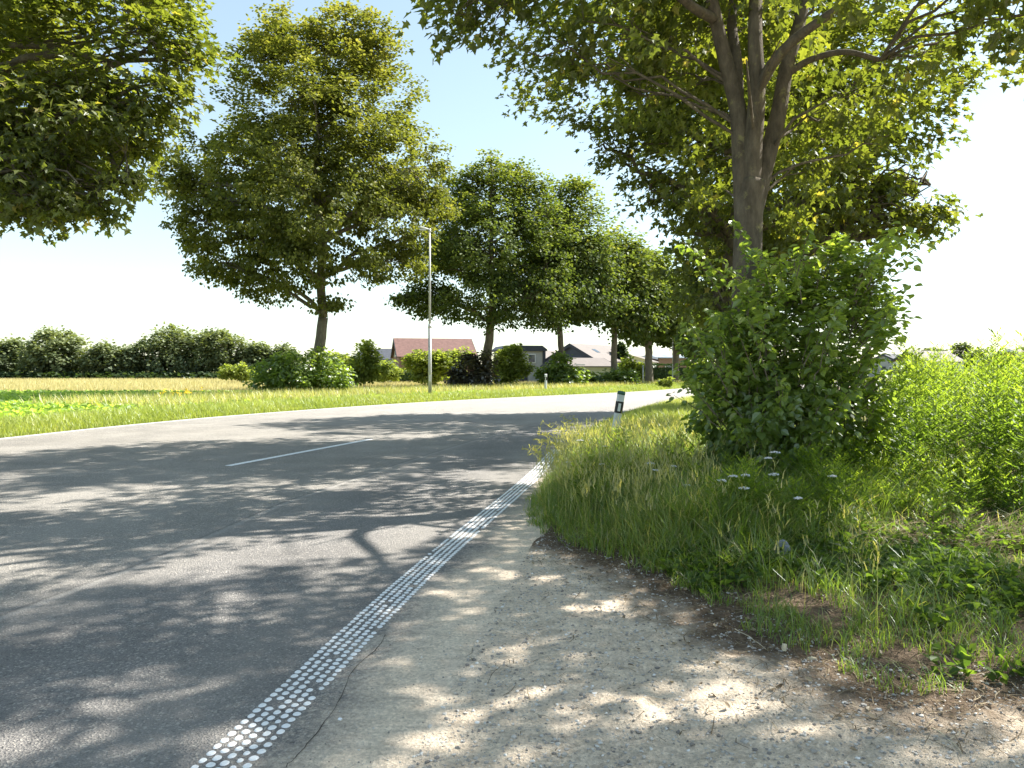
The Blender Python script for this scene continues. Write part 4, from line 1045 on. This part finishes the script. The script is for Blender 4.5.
# thin pole with small sign edge on
p = G(643, 387); root = empty('sign_post', (p[0], p[1], 0)); tag(root, 'thin grey pole between two trunks in front of the hedge', 'post')
MB().tube([(0, 0, -.1), (0, 0, 1.9)], .05, 8).build('pole', MAT['galvanised'], root, True)
MB().tube([(0, 0, 1.9), (0, 0, 1.93)], .06, 8).build('cap', MAT['galvanised'], root)

# ------------------------------------------------------------------ houses
def tile_mat(name, col, var=.25):
    m, t = M(name); c = t.coord(); w = t('TexWave'); w.wave_type = 'BANDS'; w.bands_direction = 'Z'; w.inputs['Scale'].default_value = 3.0; w.inputs['Distortion'].default_value = .4
    t.link(c, w.inputs['Vector']); n = t.noise(2.5, 5, .7)
    cc = t.ramp(n, [(.3, [v * (1 - var) for v in col]), (.7, [v * (1 + var) for v in col])])
    cc = t.mix(.35, cc, t.mix(1.0, cc, t.ramp(w.outputs['Fac'], [(0, .55), (.4, 1.1)]), 'MULTIPLY'))
    t.bsdf(cc, .75, w.outputs['Fac'], .5, .03, .3); return m
MAT['tile_red'] = tile_mat('red_roof_tiles', (.17, .095, .080)); MAT['tile_dark'] = tile_mat('dark_roof_tiles', (.085, .09, .105)); MAT['tile_pale'] = tile_mat('pale_roof_tiles', (.20, .175, .16), .12)
MAT['tile_brown'] = tile_mat('brown_roof_tiles', (.22, .16, .14)); MAT['roof_blue'] = tile_mat('blue_grey_roof', (.28, .33, .40), .15)
MAT['wall_white'] = simple('white_render', (.62, .62, .60), .85, .06, 2); MAT['wall_grey'] = simple('grey_cladding', (.40, .39, .38), .85, .1, 2); MAT['wall_slate'] = simple('slate_cladding', (.09, .10, .13), .8, .2, 3)
MAT['wall_brick'] = simple('brick_wall', (.27, .16, .12), .9, .25, 6); MAT['trim_white'] = simple('white_trim', (.75, .75, .73), .6, .05, 4); MAT['trim_dark'] = simple('dark_trim', (.05, .055, .07), .6, .2, 4); MAT['trim_yellow'] = simple('yellow_trim', (.52, .44, .22), .7, .15, 4)
m, t = M('window_glass'); MAT['glass'] = m; t.bsdf((.05, .065, .08), .08, spec=.8)

def house(u, Y, rz, W, D, eave, ridge, lab, wall, roof, gable=None, trim='trim_white', chim=None, wins=True, cat='house', over=.35, skylight=0, grp='houses behind the trees'):
    """gable ends face local -y and +y, the ridge runs along local y"""
    p = at(u, 380, Y); root = empty('house', (p[0], p[1], 0), rz); tag(root, lab, cat, grp)
    w, d = W / 2, D / 2
    mb = MB(); mb.add([(-w, -d, 0), (w, -d, 0), (w, d, 0), (-w, d, 0), (-w, -d, eave), (w, -d, eave), (w, d, eave), (-w, d, eave)], [[[0, 1, 5, 4], [1, 2, 6, 5], [2, 3, 7, 6], [3, 0, 4, 7]]])
    mb.build('wall', MAT[wall], root)
    for s in (-1, 1):
        g_ = MB().add([(-w, s * d, eave), (w, s * d, eave), (0, s * d, ridge - .06)], [[[0, 1, 2]]]); go = g_.build('gable', MAT[gable or wall], root)
        if wins and ridge - eave > 2.2:
            wf = MB().box((0, s * (d + .03), eave + (ridge - eave) * .32), (1.5, .10, 1.2)); wo = wf.build('window', MAT['trim_white'], root)
            for dx in (-.33, .33): MB().box((dx, s * (d + .09), eave + (ridge - eave) * .32), (.54, .03, 1.0)).build('pane', MAT['glass'], wo)
    sl = (ridge - eave) / w; th = .14
    rm = MB()
    for s in (-1, 1):
        x1 = s * (w + over); z1 = eave - sl * over; n_ = np.array([s * sl, 0, 1.0]); n_ /= np.linalg.norm(n_); t_ = n_ * th
        V = np.array([(0, -d - over, ridge), (0, d + over, ridge), (x1, d + over, z1), (x1, -d - over, z1)]); V2 = V + [0, 0, th]
        rm.add(np.r_[V, V2], [[[0, 1, 2, 3], [7, 6, 5, 4], [0, 3, 7, 4], [1, 5, 6, 2], [3, 2, 6, 7]]])
    ro = rm.build('roof', MAT[roof], root)
    for s in (-1, 1):
        tm = MB()
        for q in (-1, 1):
            x1 = q * (w + over); z1 = eave - sl * over; y = s * (d + over + .03)
            tm.add([(0, y, ridge - .28), (x1, y, z1 - .18), (x1, y, z1 + th), (0, y, ridge + th), (0, y + .03 * s, ridge - .28), (x1, y + .03 * s, z1 - .18), (x1, y + .03 * s, z1 + th), (0, y + .03 * s, ridge + th)],
                   [[[0, 1, 2, 3], [4, 7, 6, 5], [3, 2, 6, 7], [0, 4, 5, 1]]])
        tm.build('verge_board', MAT[trim], ro)
    if chim:
        c = MB().box((chim[0], chim[1], ridge + .1), (.7, .7, 1.6)); c.build('chimney', MAT[chim[2]], ro)
    for k in range(skylight):
        x = w * .45; z = ridge - sl * x + th
        V = np.array([(x - .4, -d * .4 + k * 2.4, z + sl * .4 + .03), (x + .4, -d * .4 + k * 2.4, z - sl * .4 + .03), (x + .4, -d * .4 + k * 2.4 + .9, z - sl * .4 + .03), (x - .4, -d * .4 + k * 2.4 + .9, z + sl * .4 + .03)])
        MB().add(V, [[[0, 1, 2, 3]]]).build('skylight', MAT['glass'], ro)
    if wins:
        for s in (-1, 1):
            for k in range(int(D // 3.2)):
                y = -d + 1.8 + k * 3.2
                wo = MB().box((s * (w + .03), y, 1.5), (.10, 1.3, 1.25)).build('window', MAT['trim_white'], root)
                MB().box((s * (w + .09), y, 1.5), (.03, 1.08, 1.03)).build('pane', MAT['glass'], wo)
        for k in (-1, 1):
            wo = MB().box((k * w * .5, -d - .03, 1.5), (1.3, .10, 1.25)).build('window', MAT['trim_white'], root)
            MB().box((k * w * .5, -d - .09, 1.5), (1.08, .03, 1.03)).build('pane', MAT['glass'], wo)
        MB().box((0, -d - .04, 1.05), (1.0, .08, 2.1)).build('door', MAT['trim_dark'], root)
    return root
def hz(u, v, Y): return at(u, v, Y)[2]
# red roof: ridge nearly across the view, its left gable showing
house(433, 98, R(-76), 8.5, 9.6, 3.2, hz(430, 339.5, 98), 'house with a long dull red tiled roof behind the light shrubs', 'wall_brick', 'tile_red', 'wall_grey', 'trim_dark')
house(384, 125, R(80), 8, 7.5, 3.2, hz(384, 349.5, 125), 'small house with a blue grey roof left of the red roof', 'wall_white', 'tile_dark', None)
# dark gabled house with pale right slope
house(590, 92, R(-36), 7.2, 9.0, 2.6, hz(578, 345.5, 92), 'dark slate gabled house with a sunlit pale roof slope', 'wall_white', 'tile_pale', 'wall_slate', 'trim_dark', wins=True, skylight=1)
house(578, 84, R(-66), 5.0, 6.0, 1.9, hz(580, 359, 84), 'low white annex with a pale roof joined to the slate gabled house', 'wall_white', 'tile_pale', 'wall_slate', 'trim_dark', wins=True)
house(610, 108, R(-28), 6.0, 8.0, 3.4, hz(604, 355, 108), 'house with a brown roof and dark chimney left of the yellow gable', 'wall_white', 'tile_brown', 'wall_slate', 'trim_dark', chim=(0, -3, 'wall_slate'))
house(637, 104, R(-18), 4.6, 7.0, 2.6, hz(634, 357, 104), 'small white house with yellow verge boards on its gable', 'wall_white', 'tile_pale', 'wall_white', 'trim_yellow', skylight=0)
house(664, 110, R(-65), 5, 5.6, 3.2, hz(664, 356, 110), 'house with a shiny blue grey roof seen over the hedge', 'wall_brick', 'roof_blue', 'wall_brick', 'trim_white', skylight=2)
# right
house(927, 140, R(-72), 8, 9.0, 3.0, hz(927, 351.5, 140), 'house with a pale sunlit roof above the tall weeds', 'wall_white', 'tile_pale', 'wall_brick', 'trim_dark')
house(893, 150, R(-70), 8, 5.0, 3.0, hz(895, 354.5, 150), 'dark roofed house left of the pale roof, half behind the bush', 'wall_grey', 'tile_dark', 'wall_grey', 'trim_dark')
house(1014, 118, R(-46), 8, 6.5, 3.0, hz(1008, 350, 118), 'brick gabled house at the right edge above the tall weeds', 'wall_brick', 'tile_brown', 'wall_brick', 'trim_white')
# flat roofed grey house: walls with a dark fascia all round and a pitched part to the right
p = at(518, 380, 92); root = empty('house', (p[0], p[1], 0), R(12)); tag(root, 'grey house with a flat dark edged top storey behind the pale shrub', 'house', 'houses behind the trees')
hh = hz(518, 347.5, 92)
MB().box((0, 0, hh / 2 - .26), (5.0, 6, hh - .54)).build('wall', MAT['wall_grey'], root)
rf = MB(); pr_ = np.array([(-2.8, -.5), (2.9, -.5), (2.9, -.3), (2.3, .15), (-2.2, .15), (-2.8, -.3)]); kk = len(pr_)
Vr = np.r_[np.c_[pr_[:, 0], np.full(kk, -3.3), hh + pr_[:, 1]], np.c_[pr_[:, 0], np.full(kk, 3.3), hh + pr_[:, 1]]]; ii = np.arange(kk)
rf.add(Vr, [np.c_[ii, (ii + 1) % kk, kk + (ii + 1) % kk, kk + ii], [list(range(kk))[::-1], list(range(kk, 2 * kk))]]); rf.build('roof', MAT['trim_dark'], root)
MB().box((2.55, -2.9, hh / 2), (.35, .5, hh - 1.0)).build('corner_board', MAT['trim_dark'], root)
for x in (-1.2, 1.0):
    wo = MB().box((x, -3.03, hh - 1.4), (1.0, .12, 1.1)).build('window', MAT['trim_white'], root); MB().box((x, -3.10, hh - 1.4), (.8, .04, .9)).build('pane', MAT['glass'], wo)
MB().box((0, -3.03, 1.05), (1.0, .1, 2.1)).build('door', MAT['trim_dark'], root)
house(546, 97, R(-40), 6.0, 7.0, 2.6, hz(538, 351, 95), 'pale roofed side house directly right of the flat topped grey one', 'wall_white', 'tile_pale', 'wall_grey', 'trim_dark')

# ------------------------------------------------------------------ tall feathery weeds on the right
def weed_geometry(stem_mb, leaf_mb, b, h, lean, big=1.0):
    az = rng.random() * 6.28
    top = b + np.array([math.cos(az) * lean * h, math.sin(az) * lean * h, h])
    P = curve(b, top, (0, 0, .05 * h), 9, .006)
    stem_mb.tube(P, np.linspace(.006 * big, .0018, 9), 4, cap=False, tint=.35)
    nb = int(14 + 12 * h); base = []; dirs = []
    us = np.linspace(.16, .99, nb)
    seg = np.clip(us * 8, 0, 7.99); i = seg.astype(int); pts = P[i] + (P[i + 1] - P[i]) * (seg - i)[:, None]
    a = np.arange(nb) * 2.4 + rng.random()
    Ln = (.10 + .12 * np.sin(np.clip(us, 0, 1) * math.pi) ** .7) * big * (.8 + .4 * rng.random(nb))
    D = np.c_[np.cos(a), np.sin(a), .55 + 1.1 * us]; D /= np.linalg.norm(D, axis=1)[:, None]
    # pinnate leaf: leaflets along the axis
    m_ = 11
    uu = np.linspace(.2, 1, m_)
    C0 = pts[:, None] + D[:, None] * (Ln[:, None] * uu[None])[..., None] - np.array([0, 0, 1.0]) * (.22 * Ln[:, None] * uu[None] ** 2)[..., None]
    side = np.cross(D, [0, 0, 1.0]); side /= np.linalg.norm(side, axis=1)[:, None] + 1e-9
    sg = np.where(np.arange(m_) % 2 == 0, 1, -1); sg[-1] = 0
    ld = side[:, None] * sg[None, :, None] + D[:, None] * .8; ld /= np.linalg.norm(ld, axis=2)[..., None]
    ll = (Ln[:, None] * (.42 - .18 * uu[None]))
    Cc = C0.reshape(-1, 3); ld = ld.reshape(-1, 3) + rng.normal(0, .12, (nb * m_, 3)); ll = ll.reshape(-1)
    nr = np.cross(np.cross(ld, [0, 0, 1.0]), ld) + rng.normal(0, .25, ld.shape); wv = np.cross(ld, nr); wv /= np.linalg.norm(wv, axis=1)[:, None] + 1e-9
    V = np.stack([Cc, Cc + ld * (ll * .5)[:, None] + wv * (ll * .17)[:, None], Cc + ld * ll[:, None], Cc + ld * (ll * .5)[:, None] - wv * (ll * .17)[:, None]], 1)
    k = len(Cc); base = (np.arange(k) * 4)[:, None]
    T = np.clip(np.repeat(-.05 + .85 * us, m_) + rng.normal(0, .14, k), 0, 1)  # dark low, bright at the tip: inner shade painted into the tint
    leaf_mb.add(V.reshape(-1, 3), [base + np.array([0, 1, 2, 3])], [T])

def wreg(u0, u1, Y0, Y1, n):
    Y = Y0 + (Y1 - Y0) * rng.random(n); u = rng.uniform(u0, u1, n); return np.c_[(u - 512) / F * Y, Y]
sm_, lm_ = MB(), MB()
P = np.r_[wreg(885, 1130, 7.9, 12, 150), wreg(905, 1110, 12, 20, 150), wreg(965, 1180, 6.8, 7.9, 26)]
for x, y in P:
    weed_geometry(sm_, lm_, np.array([x, y, .05]), rng.uniform(1.15, 1.95), rng.uniform(0, .07), 1.0 + .3 * (y > 13))
o = sm_.build('stems', MAT['weed']); o2 = lm_.build('tall_weeds', MAT['weed'])
tag(o2, 'dense stand of tall feathery sunlit weeds at the right edge', 'weeds', kind='stuff'); o.parent = o2
# lower weeds in front and around the bush
sm_, lm_ = MB(), MB()
P = np.r_[wreg(790, 900, 7.0, 8.4, 26), wreg(880, 1080, 7.2, 8.2, 22), wreg(570, 700, 7.6, 11, 34), wreg(690, 860, 6.2, 8.0, 26), wreg(900, 1080, 5.8, 7.2, 8)]
for x, y in P:
    weed_geometry(sm_, lm_, np.array([x, y, .05]), rng.uniform(.3, .75), rng.uniform(0, .3), .85)
o = sm_.build('stems', MAT['weed']); o2 = lm_.build('low_weeds', MAT['weed']); tag(o2, 'half high feathery weeds in front of the bush on the right', 'weeds', kind='stuff'); o.parent = o2
# ground weeds: rosettes in the low area
mb = MB()
n = 2300
P = np.c_[rng.uniform(1.2, 6.0, n), rng.uniform(3.5, 7.6, n)]
k_ = inside(P, VERGE) & (-sdist(P, VERGE) > .06); P = P[k_]
P = P[fbm(P[:, 0] * 1.6, P[:, 1] * 1.6, 3, 31) > .40]
zz = gz(P); idx = np.repeat(np.arange(len(P)), 9)
Q = np.c_[P[idx] + rng.normal(0, .035, (len(idx), 2)), zz[idx] + .01 + rng.random(len(idx)) * .10]
leaves(mb, Q, .055, SH_LEAF, np.clip(.08 + .22 * rng.standard_normal(len(Q)), 0, 1), .8, .7, -.5)
tag(mb.build('ground_weeds', MAT['weed']), 'low broad leaved weeds on the bare soil at lower right', 'weeds', kind='stuff')
mb = MB()
P = np.c_[rng.uniform(1.2, 6.0, 34000), rng.uniform(3.45, 7.4, 34000)]; P = P[inside(P, VERGE)]
P = P[fbm(P[:, 0] * 2.6 + 7, P[:, 1] * 2.6, 3, 17) > .45]; zz = gz(P)
blades(mb, P, .05 + .15 * rng.random(len(P)) ** 1.6, .0055, .8, np.clip(.1 + .5 * rng.random(len(P)) + .45 * (rng.random(len(P)) < .12), 0, 1), 3, zz)
tag(mb.build('short_grass', MAT['grass']), 'short patchy grass between the weeds at lower right', 'grass', kind='stuff')

# straw, twigs and dead leaves on the soil
def litter_pts(n, lo, hi, ymax=9.5):
    P = np.c_[rng.uniform(-.6, 5.5, n), rng.uniform(3.0, ymax, n)]; s = sdist(P, VERGE)
    return P[(s > lo) & (s < hi) & (P[:, 0] > xr(P[:, 1]) + .75)]
mb = MB()
P = np.r_[litter_pts(16000, -.5, .55), litter_pts(14000, -2.4, .2), litter_pts(2200, .3, 1.8)]
n = len(P); zz = gz(P); a = rng.random(n) * 6.28; L = .02 + .14 * rng.random(n) ** 2.2; w = .0012 + .0014 * rng.random(n)
d = np.c_[np.cos(a), np.sin(a), rng.normal(0, .12, n)]; s_ = np.c_[-np.sin(a), np.cos(a), np.zeros(n)]
c = np.c_[P, zz + .008 + .012 * rng.random(n)]; md = c + np.c_[s_[:, :2] * (rng.normal(0, .12, n) * L)[:, None], .004 * rng.random(n)]
V = np.stack([c - d * L[:, None] / 2 - s_ * w[:, None], c - d * L[:, None] / 2 + s_ * w[:, None], md + s_ * w[:, None], md - s_ * w[:, None], c + d * L[:, None] / 2 + s_ * w[:, None] * .6, c + d * L[:, None] / 2 - s_ * w[:, None] * .6], 1)
base = (np.arange(n) * 6)[:, None]; T = np.clip(rng.random(n) ** 1.6, 0, 1)
mb.add(V.reshape(-1, 3), [np.concatenate([base + [0, 1, 2, 3], base + [3, 2, 4, 5]])], [np.r_[T, T]])
tag(mb.build('straw_litter', MAT['straw']), 'dry straw and fine twigs along the edge of the gravel', 'litter', kind='stuff')
# tangle of dead stalks under the tall weeds
mb = MB(); P = wreg(850, 1080, 5.9, 7.6, 5200); n = len(P); zz = gz(P) + .005 + .11 * rng.random(n) ** 2
a = rng.normal(.2, .7, n); L = .12 + .38 * rng.random(n) ** 1.5; w = .0012 + .0018 * rng.random(n)
d = np.c_[np.cos(a), np.sin(a), rng.normal(.02, .16, n)]; s_ = np.c_[-np.sin(a), np.cos(a), np.zeros(n)]; c = np.c_[P, zz]; e_ = c + d * L[:, None]; e_[:, 2] = np.maximum(e_[:, 2], zz * .5)
md = (c + e_) / 2 + s_ * (rng.normal(0, .08, n) * L)[:, None] + np.c_[np.zeros((n, 2)), .05 * L]
V = np.stack([c - s_ * w[:, None], c + s_ * w[:, None], md + s_ * w[:, None], md - s_ * w[:, None], e_ + s_ * w[:, None] * .5, e_ - s_ * w[:, None] * .5], 1)
base = (np.arange(n) * 6)[:, None]; T = rng.random(n) ** 1.3
mb.add(V.reshape(-1, 3), [np.concatenate([base + [0, 1, 2, 3], base + [3, 2, 4, 5]])], [np.r_[T, T]])
tag(mb.build('dead_stalks', MAT['straw']), 'tangle of dry dead stalks at the foot of the tall weeds', 'litter', kind='stuff')
mb = MB(); P = np.r_[litter_pts(900, -.4, .5), litter_pts(500, -2, 1)]; zz = gz(P)
leaves(mb, np.c_[P, zz + .012], .035, SH_LEAF, rng.random(len(P)) ** 1.4, 1.0, .35, 0)
tag(mb.build('dead_leaves', MAT['straw']), 'small brown dead leaves on the soil beside the gravel', 'litter', kind='stuff')

# named little things on the ground
def twig(p0, p1, r, lab, arch=.012, fork=True):
    a = G(*p0); b = G(*p1); za, zb = gz([a])[0], gz([b])[0]
    root = empty('twig', (a[0], a[1], za)); tag(root, lab, 'twig', 'dry pale twigs on the ground')
    e = np.array([b[0] - a[0], b[1] - a[1], zb - za + .006])
    P = curve((0, 0, .006), e, (.01, .01, arch), 8, .002); mb = MB().tube(P, np.linspace(r, r * .5, 8), 6, tint=1.0)
    if fork: q = P[4]; mb.tube([q, q + np.array([.05, .02, .01]), q + np.array([.085, .055, .012])], [r * .6, r * .5, r * .3], 5, tint=.9)
    o = mb.build('twig', MAT['wood_chip']); o.location = root.location
    for k in ('label', 'category', 'group'): o[k] = root[k]
    bpy.data.objects.remove(root)
twig((932, 727), (962, 757), .0035, 'pale straight twig on the sunlit gravel near the lower right corner')
twig((678, 578), (712, 606), .003, 'thin pale twig on the brown soil at the edge of the tall grass')
twig((735, 632), (768, 655), .0022, 'short thin twig between the gravel and the weeds', fork=False)
def chip(u, v, l, w, rz, lab, stand=0):
    a = G(u, v); z = gz([a])[0]
    V = np.array([(-l, -w, 0), (-l * .3, -w * 1.2, .004), (l, -w * .5, 0), (l * .8, w, 0), (0, w * 1.3, .006), (-l, w * .7, 0)])
    V2 = V * .9 + [0, 0, .012 + stand]; mb = MB(); i = np.arange(6)
    mb.add(np.r_[V, V2], [np.c_[i, (i + 1) % 6, 6 + (i + 1) % 6, 6 + i], [[6, 7, 8, 9, 10, 11]]])
    o = mb.build('wood_chip', MAT['wood_chip'], loc=(a[0], a[1], z)); o.rotation_euler = (.1, .1, rz)
    tag(o, lab, 'wood chip', 'pale scraps on the soil')
chip(784, 654, .018, .011, 1.2, 'upright cream scrap of wood on the dark soil', .022)
chip(812, 661, .032, .010, .2, 'flat elongated cream scrap lying right of the upright one')
def rock(u, v, r, lab, mat='stone', sq=(1, .8, 1), name='stone'):
    a = G(u, v); z = gz([a])[0]; mb = MB(); nu, nv = 14, 10; V = []
    for i in range(1, nv):
        th = math.pi * i / nv
        for j in range(nu):
            ph = 2 * math.pi * j / nu; d = np.array([math.sin(th) * math.cos(ph), math.sin(th) * math.sin(ph), math.cos(th)])
            k = 1 + .30 * (float(fbm(d[0] * 1.7 + u, d[1] * 1.7 + d[2] * 2.1, 3, 3)) - .5) * 1.6
            V.append(d * k * r * np.array(sq))
    V += [(0, 0, r * sq[2] * 1.0), (0, 0, -r * sq[2])]
    q = [[i * nu + j, (i + 1) * nu + j, (i + 1) * nu + (j + 1) % nu, i * nu + (j + 1) % nu] for i in range(nv - 2) for j in range(nu)]
    t1 = [[len(V) - 2, j, (j + 1) % nu] for j in range(nu)]; t2 = [[len(V) - 1, (nv - 2) * nu + (j + 1) % nu, (nv - 2) * nu + j] for j in range(nu)]
    mb.add(V, [q, t1, t2]); o = mb.build(name, MAT[mat], loc=(a[0], a[1], z + r * sq[2] * .5)); tag(o, lab, 'stone'); return o
rock(782, 570, .085, 'rounded bluish grey stone half hidden in the grass', sq=(.85, .8, 1.25))
rock(340, 720, .010, 'single small white pebble beside the crack in the shoulder', 'petal', name='pebble', sq=(1, 1, .6))
rock(463, 681, .016, 'brown clod lying alone in the middle of the gravel', 'pebble', name='pebble', sq=(1.2, 1, .6))

# yarrow flowers
YG = 'white flat topped wildflowers in the verge'
ylab = 'white flat topped wildflower '
for u, v, Y, r, lab in ((775, 452, 7.6, 1.0, 'level with the bush foliage, upper left of the group of five'), (768, 458, 7.5, .8, 'just left below the highest one'), (722, 480, 7.0, 1.0, 'lowest left one beside the dark bush'), (733, 476, 7.1, .9, 'close to the lowest left one, a little higher'),
                        (744, 488, 6.9, .9, 'lowest of the ones in front of the bush'), (745, 475, 7.2, .9, 'middle one in front of the bush'), (774, 474, 7.2, 1.0, 'brightest one right in front of the bush'), (832, 476, 7.3, .8, 'rightmost one before the bush'),
                        (650, 463, 8.4, 1.1, 'large one in the middle of the tall grass'), (655, 470, 8.2, .8, 'just below the large one in the tall grass'), (686, 485, 7.8, .8, 'alone in the shaded tall grass'), (673, 466, 8.4, .8, 'between the large one and the bush'),
                        (602, 464, 9.0, .9, 'in the bright grass left of the large one'), (568, 462, 9.2, .8, 'nearest to the road edge in bright grass'), (580, 440, 10.5, 1.2, 'high leaning one at the road edge below the marker post'), (605, 446, 10.4, .9, 'right below the leaning marker post'), (798, 498, 6.8, .8, 'low one at the foot of the bush')):
    Y = Y - (.7 if Y < 9 else .3); r *= 1.35; top = at(u, v, Y); g_ = gz([(top[0], top[1])])[0]
    root = empty('wildflower', (top[0], top[1], g_)); tag(root, ylab + lab, 'flower', YG)
    h = top[2] - g_; sm_ = MB(); an = rng.random() * 6.28
    b0_ = np.array([.05 * math.cos(an), .05 * math.sin(an), -.02]); P = curve(b0_, (0, 0, h - .05), (0, 0, .02), 7, .003); sm_.tube(P, np.linspace(.0030, .0018, 7), 5, tint=.4)
    hd = MB(); R_ = .034 * r
    for k in range(40):
        rr = R_ * math.sqrt(rng.random()); a = rng.random() * 6.28; c = np.array([rr * math.cos(a), rr * math.sin(a), h + .008 * rng.random() - rr * .28])
        sm_.tube([(0, 0, h - .05), c - [0, 0, .003]], .0007, 3, cap=False, tint=.4)
        for q in range(5):
            b_ = a + q * 1.256; d_ = np.array([math.cos(b_), math.sin(b_), .9 * (q % 2) + .1]) * .0075; e_ = np.array([-math.sin(b_), math.cos(b_), 0]) * .003
            hd.add([c, c + d_ * .7 + e_, c + d_ * 1.2, c + d_ * .7 - e_], [[[0, 1, 2, 3]]])
    lf = MB(); pts = P[1] + (P[2] - P[1]) * rng.random((8, 1)); leaves(lf, pts, .07, SH_LEAF, None, .8, .6, -.2)
    sm_.build('stem', MAT['weed'], root); hd.build('flower_head', MAT['petal'], root); lf.build('leaf', MAT['weed'], root)

# ------------------------------------------------------------------ light
AZ, EL = R(65), R(46)                 # sun: to the right of the view direction, high
w = bpy.data.worlds.new("World"); sc.world = w; t = NT(w)
sky = t('TexSky', sky_type='NISHITA'); sky.sun_disc = False; sky.sun_elevation = EL; sky.sun_rotation = AZ
sky.air_density = 1.0; sky.dust_density = .5; sky.ozone_density = 1.0; sky.altitude = 50
bg = t('Background'); bg.inputs['Strength'].default_value = .125
hs = t('HueSaturation'); hs.inputs['Saturation'].default_value = .98; hs.inputs['Value'].default_value = .5; t.link(sky.outputs[0], hs.inputs['Color']); ga = t('Gamma'); ga.inputs['Gamma'].default_value = .68; t.link(hs.outputs[0], ga.inputs['Color']); t.link(t.mix(1.0, ga.outputs[0], (1.98, 2.05, 1.90), 'MULTIPLY'), bg.inputs['Color']); t.link(bg.outputs[0], t.out.inputs[0])
sd_ = bpy.data.lights.new("sun", 'SUN'); sd_.energy = 5.0; sd_.angle = R(.53); sd_.color = (1.0, .95, .87)
so_ = bpy.data.objects.new("sun", sd_); C.objects.link(so_)
dirn = np.array([math.sin(AZ) * math.cos(EL), math.cos(AZ) * math.cos(EL), math.sin(EL)])
from mathutils import Vector
so_.rotation_euler = Vector(dirn).to_track_quat('Z', 'Y').to_euler(); so_.location = (30, 20, 40)

sc.view_settings.view_transform = 'Standard'; sc.view_settings.look = 'None'; sc.view_settings.exposure = 0; sc.view_settings.gamma = 1
cy = sc.cycles if hasattr(sc, 'cycles') else None
if cy:
    cy.film_exposure = 2.75; cy.max_bounces = 7; cy.diffuse_bounces = 4; cy.glossy_bounces = 2; cy.transmission_bounces = 4; cy.sample_clamp_indirect = 6
